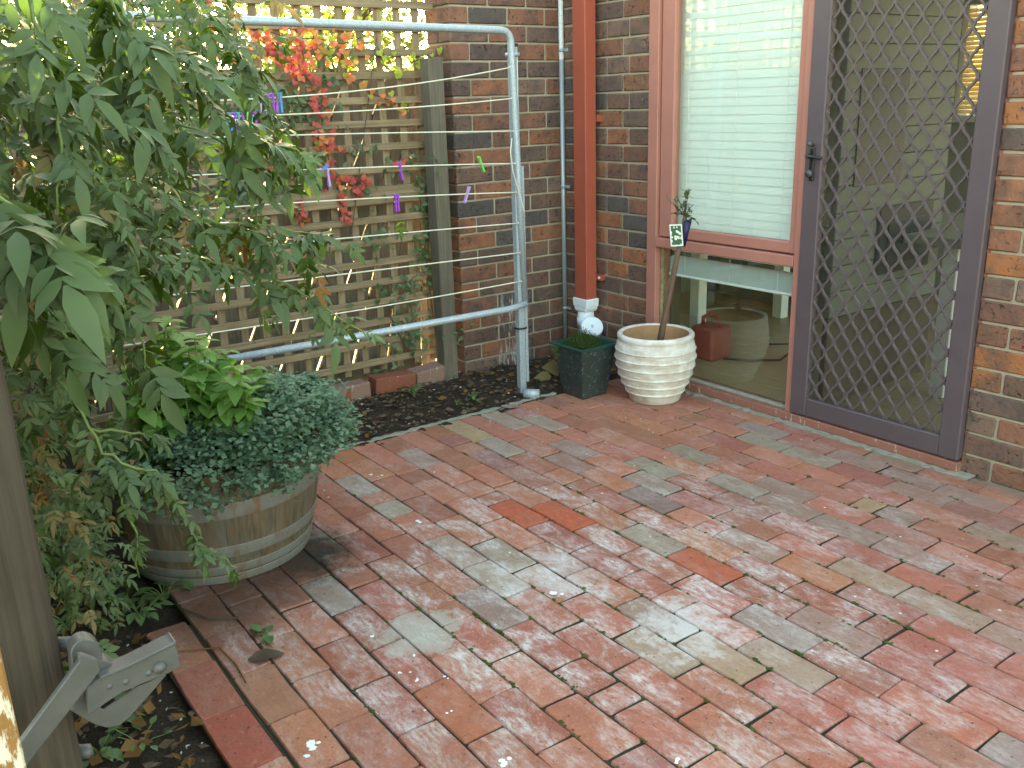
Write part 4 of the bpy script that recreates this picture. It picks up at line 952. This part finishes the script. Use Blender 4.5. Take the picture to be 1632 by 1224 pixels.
for cx, cy, sx, sy, d0, d1, n in MASS:
    for k in range(int(n*2.4)):
        d = VR.uniform(d0, d1); p = at(cx+VR.gauss(0, sx), cy+VR.gauss(0, sy), d)
        q = pj(p)
        if q[0] > 300 and 415 < q[1] < 640 and VR.random() < .8 and not (400 < q[0] < 560): continue
        if q[0] > 185 and q[1] > 500 and not (400 < q[0] < 560 and q[1] < 570) and VR.random() < .93 and not (q[0] < 260 and q[1] > 680): continue
        if q[0] > 300 and q[1] > 150 and VR.random() < .58: continue
        if q[0] > 215 and q[1] > 630: continue
        if 350 < q[0] < 455 and 135 < q[1] < 210: continue
        if p.z < .02 or p.z > 2.4 or (p-BC-Vector((0, 0, .3))).length < .40: continue
        out = Vector((VR.gauss(.35, .5), VR.gauss(.3, .5), VR.gauss(-.45, .6)))
        u = VR.random(); (near).append((hang_matrix(p, out, VR.uniform(.36, .62)*(.75 if q[1] > 600 else 1)*(1.15 if d < 1.35 else .92), VR), 'dry' if (u < .05 or (q[1] > 640 and q[0] < 140 and u < .3)) else ('vineyoung' if u < .14 else 'vine')))
near.sort(key=lambda t: (t[0].translation-CAM).dot(FWD))
inframe = [t for t in near if -60 < pj(t[0].translation)[0] < 620 and -60 < pj(t[0].translation)[1] < 1000]
outf = [t for t in near if not (-60 < pj(t[0].translation)[0] < 620 and -60 < pj(t[0].translation)[1] < 1000)]
single, bulk = inframe[:298], inframe[298:]+outf
for a, b in (((.95, -2.98, 0), at(30, 200, 2.4)), ((.8, -2.9, 0), at(120, 300, 2.6)), ((.7, -2.85, 0), at(200, 150, 2.8)), ((1.0, -2.95, 0), at(60, 480, 2.6))):
    a, b = Vector(a), Vector(b); wt = MB().tube([a, a.lerp(b, .35)+Vector((VR.gauss(0, .05), VR.gauss(0, .05), 0)), a.lerp(b, .7)+Vector((VR.gauss(0, .05), VR.gauss(0, .05), 0)), b], [.010, .008, .006, .003], 7); link('woody_stem', wt.mesh('woody_stem', True), 'woody', vine, -vine.location)

off = Matrix.Translation(-vine.location)
for m_, kd in single:
    o = link('leaf', VR.choice(VLm[kd]), None, vine); o.matrix_local = off @ m_
for kd in VLm:
    v = []; f = []
    for m_, k_ in bulk:
        if k_ != kd: continue
        me = VR.choice(VL); q = len(v); v += [m_ @ x.co for x in me.vertices]; f += [tuple(i+q for i in pp.vertices) for pp in me.polygons]
    if v: link('leaves', raw('leaves', v, f), kd, vine, -vine.location, kind='stuff')

# ------------------------------------------------------------------ creepers on the trellis
def ivy_mesh(s, seed):
    r = random.Random(seed); pts = [(0, -.08), (.36, -.30), (.62, -.10), (.62, .22), (.46, .42), (.24, .68), (0, .88), (-.24, .66), (-.46, .42), (-.62, .20), (-.60, -.12), (-.34, -.32)]
    v = [Vector((0, .18, .05*s))]+[Vector((x*s*r.uniform(.88, 1.1), y*s*r.uniform(.88, 1.1), -.22*s*(x*x+.4*y*y)*r.uniform(.2, 1.6))) for x, y in pts]; v[0] = Vector((0, .18*s, .05*s))
    return raw('leaf', v, [(0, k+1, (k+1) % 12+1) for k in range(12)])
IV = {}
for mt in ('red', 'orange', 'lime', 'climber'):
    IV[mt] = []
    for s in range(4): me = ivy_mesh(1.0, s); me.materials.append(MAT[mt]); IV[mt].append(me)
def ivy_leaf(parent, p, mt, s, r):
    o = link('leaf', r.choice(IV[mt]), None, parent, p-parent.location); n = Vector((1, r.gauss(-.25, .35), r.gauss(.25, .35))).normalized(); y = Vector((r.gauss(0, .2), r.gauss(0, .5), -1)); x = y.cross(n).normalized(); y = n.cross(x)
    o.matrix_local = Matrix.Translation(p-parent.location) @ Matrix((x, y, n)).transposed().to_4x4() @ Matrix.Diagonal((s, s, s, 1)); return o
rc = empty('red_creeper', (-.1, -1.6, 0), 'autumn creeper with red and orange leaves trailing down the trellis', 'vine')
PATHS = [([(400, 55), (440, 80), (470, 105), (497, 135), (508, 165), (515, 205), (522, 245), (527, 275)], 'red', 75, 11), ([(410, 45), (460, 60), (510, 62), (545, 70), (575, 60)], 'orange', 60, 16), ([(540, 75), (548, 105), (560, 130), (590, 148), (620, 160), (650, 175)], 'orange', 30, 6),
         ([(535, 275), (555, 290), (568, 305)], 'red', 16, 6), ([(540, 305), (548, 330), (556, 360)], 'red', 14, 4), ([(462, 320), (476, 338), (486, 358)], 'red', 12, 4), ([(575, 285), (590, 290)], 'red', 6, 5), ([(622, 262), (640, 256)], 'red', 4, 4), ([(505, 215), (512, 230), (516, 250)], 'orange', 7, 4),
         ([(440, 95), (470, 60), (490, 85)], 'red', 22, 14), ([(600, 75), (615, 90), (632, 112)], 'lime', 9, 6), ([(655, 100), (675, 92), (688, 84)], 'lime', 7, 6), ([(398, 70), (380, 90), (400, 110)], 'orange', 10, 16), ([(560, 375), (600, 60)], 'orange', 0, 1), ([(330, 45), (350, 80), (395, 85)], 'red', 14, 12), ([(480, 420), (490, 400)], 'red', 4, 4), ([(415, 268), (470, 272)], 'red', 7, 6)]
cs = MB()
for pts, mt, n, jit in PATHS:
    P = [on_x(x, y, TX+.045) for x, y in pts]; link('stem', MB().tube(P, .0025, 5).mesh('stem'), 'woody', rc, -rc.location)
    for k in range(int(n*1.6)):
        i = VR.randrange(len(P)-1); p = P[i].lerp(P[i+1], VR.random()); p = p+Vector((VR.uniform(-.01, .05), VR.gauss(0, jit/FPX*4.6), VR.gauss(0, jit/FPX*4.6)))
        m2 = mt
        if mt == 'orange' and VR.random() < .25: m2 = 'lime'
        if mt == 'red' and VR.random() < .15: m2 = 'orange'
        ivy_leaf(rc, p, m2, VR.uniform(.017, .029), VR)
gc = empty('green_climber', (-.12, -1.2, 0), 'small leaved green climber spreading over the trellis and beside the grey post', 'vine')
GP = [(690, 235, 8, 18, 26), (678, 290, 14, 26, 40), (685, 345, 12, 24, 60), (684, 400, 12, 24, 55), (674, 445, 14, 18, 40), (640, 470, 28, 16, 50), (625, 520, 30, 16, 40), (660, 545, 16, 16, 30), (400, 150, 40, 18, 150), (455, 185, 30, 16, 80), (470, 150, 24, 14, 40), (350, 300, 30, 14, 60), (400, 300, 24, 12, 40), (380, 330, 20, 14, 40), (575, 300, 14, 8, 26), (600, 375, 10, 16, 26), (640, 255, 12, 8, 16), (570, 235, 18, 8, 20), (705, 258, 10, 8, 12), (340, 200, 30, 22, 60), (430, 250, 30, 14, 40), (530, 130, 20, 20, 24), (500, 90, 30, 20, 30), (722, 528, 16, 8, 14), (615, 590, 12, 8, 14)]
v = []; f = []; singles = 0
for cx, cy, sx, sy, n in GP:
    for k in range(n):
        p = on_x(cx+VR.gauss(0, sx), cy+VR.gauss(0, sy), TX+.03 if cx < 700 else .012)+Vector((VR.uniform(-.02, .035), 0, 0)); s = VR.uniform(.015, .026)
        if singles < 220 and s > .020 and VR.random() < .8: ivy_leaf(gc, p, 'climber', s*1.15, VR); singles += 1; continue
        d = Vector((VR.gauss(.2, .4), VR.gauss(0, .7), VR.gauss(-.5, .5))); leaflet(v, f, p, d, Vector((1, VR.gauss(0, .4), .4)), s*2, s*1.0, .3, 2)
link('leaves', raw('leaves', v, f), 'climber', gc, -gc.location, kind='stuff')
cs = MB()
for pts in ([(700, 580), (690, 500), (680, 420), (688, 330), (682, 250), (690, 200)], [(650, 560), (620, 500), (660, 440)], [(330, 330), (380, 300), (400, 160), (470, 150)]): link('stem', MB().tube([on_x(x, y, TX+.04) for x, y in pts], .003, 5).mesh('stem'), 'woody', gc, -gc.location)

# ------------------------------------------------------------------ plants in the barrel
bs = empty('basil_plant', BC+Vector((-.05, -.08, .34)), 'bright green basil plant growing tall in the half barrel', 'plant')
def ovate(seed, L, W):
    v = []; f = []; leaflet(v, f, Vector((0, 0, 0)), Vector((1, 0, 0)), Vector((0, 0, 1)), L, W, .22, 4, .22); return raw('leaf', v, f)
BL = []
for s in range(4): me = ovate(s, 1.0, .5+.05*s); me.materials.append(MAT['basil']); BL.append(me)
sb = MB(); BB = []
BT = [(205, 590), (225, 560), (262, 530), (268, 512), (300, 560), (322, 545), (345, 575), (362, 560), (385, 610), (400, 588), (240, 620), (290, 600), (330, 620), (360, 640), (280, 650), (310, 670), (250, 660), (410, 600), (340, 600), (215, 640), (378, 585), (305, 585), (195, 625), (210, 665), (230, 640), (200, 575), (245, 690), (225, 605), (270, 575), (318, 610), (350, 625), (300, 640), (265, 595), (335, 565), (235, 575), (262, 515), (310, 540), (285, 545), (330, 585), (375, 600), (395, 625), (405, 640)]
for (px, py) in BT:
    tip = at(px, py, 2.85+VR.uniform(-.14, .14)); base = BC+Vector((VR.uniform(-.22, .1), VR.uniform(-.2, .14), .33)); base = base.lerp(Vector((tip.x, tip.y, .33)), .65)
    mid = base.lerp(tip, .5)+Vector((VR.gauss(0, .01), VR.gauss(0, .01), 0)); sb.tube([base, mid, tip], [.0035, .003, .002], 5)
    Ln = (tip-base).length; lv = max(3, int(Ln/.036))
    for k in range(lv+1):
        t = 1-k/lv*.75; p = base.lerp(mid, t*2) if t < .5 else mid.lerp(tip, t*2-1); a0 = VR.uniform(0, 6.28)
        for q in range(4 if k == 0 else 2):
            a = a0+q*(math.pi/2 if k == 0 else math.pi); s = VR.uniform(.045, .065) if k == 0 else VR.uniform(.06, .09)
            d = Vector((math.cos(a), math.sin(a), VR.uniform(-.15, .55) if k == 0 else VR.uniform(-.5, .2))); x = d.normalized(); z = Vector((0, 0, 1)); y = z.cross(x).normalized(); z = x.cross(y)
            BB.append((Matrix.Translation(p-bs.location) @ Matrix((x, y, z)).transposed().to_4x4() @ Matrix.Diagonal((s, s, s, 1)), VR.choice(BL)))
BB.sort(key=lambda t: (bs.location+t[0].translation-CAM).length-t[0].to_scale().x)
for m_, me in BB[:290]: o = link('leaf', me, None, bs); o.matrix_local = m_
v = []; f = []
for m_, me in BB[290:]: q = len(v); v += [m_ @ x.co for x in me.vertices]; f += [tuple(i+q for i in pp.vertices) for pp in me.polygons]
if v: link('leaves', raw('leaves', v, f), 'basil', bs, kind='stuff')
link('stems', sb.mesh('stems', True), 'stem', bs, -bs.location, kind='stuff')
hb = empty('low_herb', BC+Vector((.15, .12, .36)), 'low blue green herb spilling over the right rim of the half barrel', 'plant')
v = []; f = []; hs = MB()
for k in range(760):
    a = VR.uniform(-2.0, 2.25); rr = (.40)*math.sqrt(VR.uniform(.0, 1)); c = BC+Vector((.11, .12, 0)); base = c+Vector((math.cos(a)*rr, math.sin(a)*rr, 0))
    if (base-BC).length > .38+.0: base = BC+(base-BC).normalized()*.37
    hgt = .40+.12*(1-(rr/.40)**2)+VR.gauss(0, .016)
    if base.y > -2.35: hgt += .03
    edge = rr > .33
    tip = Vector((base.x, base.y, hgt-(.10*VR.random() if edge else 0)))
    if edge: tip += Vector((math.cos(a), math.sin(a), 0))*VR.uniform(0, .10)
    if k % 4 == 0 and rr < .27: hs.tube([(base.x*.9+BC.x*.1, base.y*.9+BC.y*.1, .34), tuple(tip)], .0015, 4)
    for q in range(13):
        d = Vector((VR.gauss(0, 1), VR.gauss(0, 1), VR.gauss(.15, .4))); o_ = tip+Vector((VR.gauss(0, .017), VR.gauss(0, .017), VR.gauss(0, .012))); l = VR.uniform(.015, .027)
        leaflet(v, f, o_, d, Vector((VR.gauss(0, .4), VR.gauss(0, .4), 1)), l, l*.85, .15, 2, .1)
for k in range(150):     # trailing sprigs toward the bed
    t = VR.random(); tip = Vector((1.30-.22*t+VR.gauss(0, .05), -2.14+.16*t+VR.gauss(0, .04), .45-.07*t+VR.gauss(0, .025)))
    for q in range(8):
        d = Vector((VR.gauss(0, 1), VR.gauss(0, 1), VR.gauss(.1, .4))); o_ = tip+Vector((VR.gauss(0, .016), VR.gauss(0, .016), VR.gauss(0, .012))); l = VR.uniform(.012, .02); leaflet(v, f, o_, d, Vector((VR.gauss(0, .4), VR.gauss(0, .4), 1)), l, l*.85, .15, 2, .1)
link('leaves', raw('leaves', v, f), 'herb', hb, -hb.location, kind='stuff'); link('stems', hs.mesh('stems'), 'stem', hb, -hb.location, kind='stuff')

# ------------------------------------------------------------------ weeds
def weed(name, px, py, n, s, label, z=.0, mt='weed', spread=.05, up=.3):
    p0 = on_z(px, py, z); e = empty(name, p0, label, 'weed', None); sm_ = MB(); r = VR
    me = ovate(0, 1.0, .62); me.materials.append(MAT[mt])
    for k in range(n):
        a = r.uniform(0, 6.28); rr = spread*math.sqrt(r.random()); tip = Vector((math.cos(a)*rr, math.sin(a)*rr, r.uniform(.3, 1)*up*spread*2)); sm_.tube([(0, 0, -.005), tuple(tip*.5+Vector((0, 0, .006))), tuple(tip)], .0012, 4)
        d = Vector((math.cos(a), math.sin(a), r.gauss(.1, .3))).normalized(); y = Vector((0, 0, 1)).cross(d).normalized(); zz = d.cross(y); ss = s*r.uniform(.7, 1.2)
        o = link('leaf', me, None, e); o.matrix_local = Matrix.Translation(tip) @ Matrix((d, y, zz)).transposed().to_4x4() @ Matrix.Diagonal((ss, ss, ss, 1))
    link('stems', sm_.mesh('stems'), 'stem', e); return e
weed('weed', 425, 1015, 7, .042, 'small green seedling sprouting from a paving joint near the barrel', up=.25, spread=.035)
weed('weed', 657, 628, 22, .022, 'grassy weed tuft in the bed in front of the orange edging brick', z=.01, spread=.05, up=.5)
weed('weed', 755, 637, 12, .028, 'bright little weed in the dark bed near the clothesline post', z=.01, spread=.03, up=.5)
weed('weed', 600, 617, 10, .024, 'leafy weed at the end of the chipped edging brick', z=.02, spread=.035, up=.5)
weed('weed', 732, 645, 6, .018, 'tiny pale weed left of the bright little weed', z=.01, spread=.02, up=.5)
wl = ['broad leaved weed at the foot of the barrel on the garden side', 'weed clump between the barrel and the cracked corner pavers', 'weed under the gate latch in the soil', 'weed at the bottom edge beside the gate post', 'shaded weed behind the gate latch hump', 'pale weed under the jasmine left of the barrel', 'weed tangle nearest the gate post on the soil', 'thin weed by the outermost paver row']
for (px, py, n, s, sp_), lb in zip(((262, 955, 16, .045, .07), (225, 985, 18, .04, .07), (200, 1150, 9, .04, .05), (160, 1205, 12, .04, .05), (170, 960, 20, .045, .09), (120, 930, 20, .05, .1), (110, 1000, 16, .045, .08), (225, 1190, 10, .025, .06)), wl):
    weed('weed', px, py, n, s, lb, z=-.02, spread=sp_, up=.45)
# fallen twigs on the pavers
tw = MB(); P = [on_z(x, y, .006) for x, y in ((285, 1038), (350, 1032), (378, 1062), (392, 1088))]; tw.tube(P, .0022, 5)
link('twig', tw.mesh('twig'), 'dry', label='dry bent twig lying across the cracked pavers in front of the barrel', cat='twig')
tw = MB(); P = [on_z(x, y, .008) for x, y in ((290, 970), (330, 985), (380, 985))]; tw.tube(P, .003, 5)
link('twig', tw.mesh('twig'), 'woody', label='dark twig on the dirty pavers right under the barrel', cat='twig')
fb_ = MB(); v = []; f = []; p = on_z(395, 1052, .004); leaflet(v, f, p, Vector((.3, .8, .05)), Vector((0, 0, 1)), .10, .055, .05, 4, .3)
link('fallen_leaf', raw('fallen_leaf', v, f), 'litter', label='large curled dark brown dead leaf on the corner paver', cat='leaf')
v = []; f = []; leaflet(v, f, on_z(890, 590, .03), Vector((.2, -.6, .3)), Vector((1, 0, .6)), .12, .09, .3, 4, .4); leaflet(v, f, on_z(878, 600, .02), Vector((-.2, -.8, .1)), Vector((1, 0, .6)), .09, .06, .3, 4, .4)
link('fallen_leaf', raw('fallen_leaf', v, f), 'dry', label='crumpled dry brown leaf behind the black square planter', cat='leaf')

# ------------------------------------------------------------------ terracotta pot with rose
PC = Vector((.975, -.232, 0))
pt = empty('terracotta_pot', PC, 'whitewashed ribbed terracotta pot on the pavers in front of the window', 'pot')
prof = [(.0, .002), (.118, .002), (.125, .008), (.136, .045)]
ribs = [(.140, .052), (.160, .093), (.176, .136), (.187, .180), (.192, .222), (.189, .262)]
for i, (r, z) in enumerate(ribs):
    prof += [(r-.0005, z-.005), (r+.0005, z-.003), (r+.0055, z-.0018), (r+.0062, z+.0008), (r+.0012, z+.0025), (r+.0012, z+.006)]
prof += [(.1845, .295), (.178, .304), (.180, .308), (.184, .316), (.184, .330), (.179, .3365), (.166, .337), (.158, .331)]
# lift to the measured height
prof = [(r, z*1.0) for r, z in prof]
link('body', MB().lathe(prof, 56).mesh('body', True), 'pot', pt)
link('inside', MB().lathe([(.1578, .331), (.162, .28), (.165, .22), (.158, .17), (.001, .165)], 48).mesh('inside', True), 'potin', pt)
rs = empty('standard_rose', PC+Vector((.01, .0, .17)), 'bare stemmed standard rose with a small leafy head planted in the ribbed pot', 'plant')
p0 = PC+Vector((.015, -.01, .16)); tipr = on_y(1092, 345, -.20)
link('stem', MB().tube([p0, p0.lerp(tipr, .3)+Vector((-.004, 0, 0)), p0.lerp(tipr, .65), tipr], [.016, .014, .012, .010], 10).mesh('stem', True), 'rosewood', rs, -rs.location)
link('stake', MB().tube([PC+Vector((-.01, -.01, .165)), p0.lerp(tipr, .8)+Vector((-.018, 0, -.01))], .004, 6).mesh('stake', True), 'stem', rs, -rs.location)
link('graft_sleeve', MB().tube([on_y(1088, 392, -.20), on_y(1096, 352, -.20)], [.013, .019], 10).mesh('graft_sleeve', True), 'navy', rs, -rs.location)
tg = link('plant_label', boxm('plant_label', .058, .0025, .100), 'tag', rs, on_y(1078, 375, -.235)-rs.location, (.08, math.radians(-4), math.radians(28)))
tws = MB(); me = ovate(0, 1, .6); me.materials.append(MAT['roseleaf'])
for e in ((1065, 318), (1082, 312), (1098, 300), (1108, 325), (1100, 345), (1072, 340), (1090, 325), (1106, 352), (1068, 328), (1095, 305)):
    q = on_y(e[0], e[1], -.20)+Vector((0, VR.uniform(-.03, .03), 0)); tws.tube([tipr, tipr.lerp(q, .5)+Vector((0, 0, .006)), q], [.003, .002, .001], 5)
    for k in range(6):
        d = Vector((VR.gauss(0, 1), VR.gauss(0, .7), VR.gauss(.1, .6))).normalized(); y = Vector((0, .3, 1)).cross(d).normalized(); zz = d.cross(y); s = VR.uniform(.022, .036); c = tipr.lerp(q, VR.uniform(.45, 1.05))
        o = link('leaf', me, None, rs); o.matrix_local = Matrix.Translation(c-rs.location) @ Matrix((d, y, zz)).transposed().to_4x4() @ Matrix.Diagonal((s, s, s, 1))
link('twigs', tws.mesh('twigs'), 'woody', rs, -rs.location)

# ------------------------------------------------------------------ black square planter
QC = Vector((.692, -.440, 0)); qh = .262
qp = empty('square_planter', QC, 'black square plastic planter with dark green rim beside the white drain fitting', 'planter')
def sq(a, z): return [(-a, -a, z), (a, -a, z), (a, a, z), (-a, a, z)]
mb = MB(); lv = [sq(.074, .0), sq(.078, .006), sq(.108, qh-.018), sq(.109, qh-.004)]
mb.v = [p for l in lv for p in l]; mb.f = [(0, 3, 2, 1)]+[(4*i+k, 4*i+(k+1) % 4, 4*i+4+(k+1) % 4, 4*i+4+k) for i in range(3) for k in range(4)]
link('body', mb.mesh('body', bevel=.004), 'planter', qp)
mb = MB(); lv = [sq(.110, qh-.010), sq(.124, qh-.004), sq(.125, qh+.004), sq(.108, qh+.005), sq(.100, qh-.03), sq(.001, qh-.03)]
mb.v = [p for l in lv for p in l]; mb.f = [(4*i+k, 4*i+(k+1) % 4, 4*i+4+(k+1) % 4, 4*i+4+k) for i in range(4) for k in range(4)]
link('rim', mb.mesh('rim'), 'planterrim', qp)
link('potting_soil', raw('potting_soil', sq(.1, qh-.028), [(0, 1, 2, 3)]), 'soil', qp)
gp = empty('fine_leaved_plant', QC+Vector((0, 0, qh-.026)), 'fine mossy green plant mounded in the black square planter', 'plant')
v = []; f = []
for k in range(2600):
    a = VR.uniform(0, 6.28); rr = .088*math.sqrt(VR.random()); x, y = rr*math.cos(a)-.01, rr*math.sin(a); h = .07*(1-(rr/.1)**2)+.012+VR.gauss(0, .008)
    leaflet(v, f, Vector((x, y, h*VR.random())), Vector((VR.gauss(0, .6), VR.gauss(0, .6), 1)), Vector((VR.gauss(0, 1), 1, 0)), VR.uniform(.01, .022), .0035, .3, 2, 0)
for k in range(220):
    x = VR.uniform(-.11, -.06); y = -.11+VR.gauss(0, .01); leaflet(v, f, Vector((x, y, -.005-.06*VR.random()**2+.03)), Vector((VR.gauss(0, 1), VR.gauss(-.3, 1), -.3)), Vector((0, -1, .5)), VR.uniform(.008, .014), .006, .3, 2, 0)
link('foliage', raw('foliage', v, f), 'moss', gp, kind='stuff')

# ------------------------------------------------------------------ gate post with latch, gate edge
gpst = empty('gate_post', (2.975, -3.225, 0), 'dark timber gate post in the foreground under the jasmine, carrying a steel latch', 'post')
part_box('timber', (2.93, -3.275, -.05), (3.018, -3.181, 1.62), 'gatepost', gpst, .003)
lt = empty('gate_latch', (3.03, -3.15, .82), 'grey galvanised gate latch bolted to the dark timber post', 'latch')
sc8 = lambda x, y: (x/4.6375, 960+y/4.6375)
def plate(name, poly, x, th, mat='latch', bv=.0012):
    P = [on_x(*sc8(a, b), x) for a, b in poly]; return link(name, MB().prism(P, (-th, 0, 0)).mesh(name, bevel=bv), mat, lt, -lt.location)
import math as _m
hump = [(640+118*_m.cos(_m.radians(a)), 385-112*_m.sin(_m.radians(a))) for a in range(200, -31, -20)]+[(800, 435), (880, 478), (960, 470), (900, 560), (700, 640), (600, 700), (540, 560)]
plate('housing', hump, 3.052, .022)
plate('striker_channel', [(640, 640), (735, 562), (960, 470), (1110, 395), (1295, 312), (1318, 380), (1340, 478), (1240, 530), (1060, 600), (900, 672), (800, 735), (720, 795), (650, 835)], 3.064, .007)
plate('channel_lip', [(735, 555), (960, 462), (1110, 386), (1270, 305), (1295, 282), (1310, 312), (1110, 404), (960, 482), (740, 578)], 3.068, .026)
plate('back_plate', [(560, 700), (660, 640), (760, 800), (1000, 640), (1235, 535), (1130, 660), (950, 862), (880, 915), (790, 930), (700, 905), (600, 850), (520, 800)], 3.046, .004)
plate('lever', [(150, 1035), (585, 440), (575, 395), (605, 388), (722, 428), (748, 500), (705, 560), (195, 1215)], 3.076, .009)
dm = on_x(*sc8(1180, 480), 3.064); link('rivet', MB().lathe([(.0085, 0), (.0075, .003), (.004, .0055), (.0002, .0065)], 14).mesh('rivet', True), 'latch', lt, dm-lt.location, (0, math.pi/2, 0))
for x, y in ((930, 590), (810, 625), (1100, 525)):
    d_ = on_x(*sc8(x, y), 3.064); link('rivet', MB().lathe([(.004, 0), (.003, .0012), (.0002, .0016)], 10).mesh('rivet', True), 'latch', lt, d_-lt.location, (0, math.pi/2, 0))
for x, y in ((482, 320), (620, 1115)):
    d_ = on_x(*sc8(x, y), 3.0); link('bolt', MB().tube([d_+Vector((-.012, -.012, 0)), d_+Vector((0, .006, 0)), d_+Vector((.0, .010, 0))], [.009, .009, .006], 10).mesh('bolt', True), 'latch', lt, -lt.location)
gd = empty('gate_board', (3.30, -3.30, 0), 'gate edge with peeling cream paint over rust brown beside the latch', 'gate')
gq = at(24, 1140, .76)
part_box('board', (gq.x-.03, gq.y-.12, .3), (gq.x, gq.y, 1.12), 'gatepaint', gd, .002)
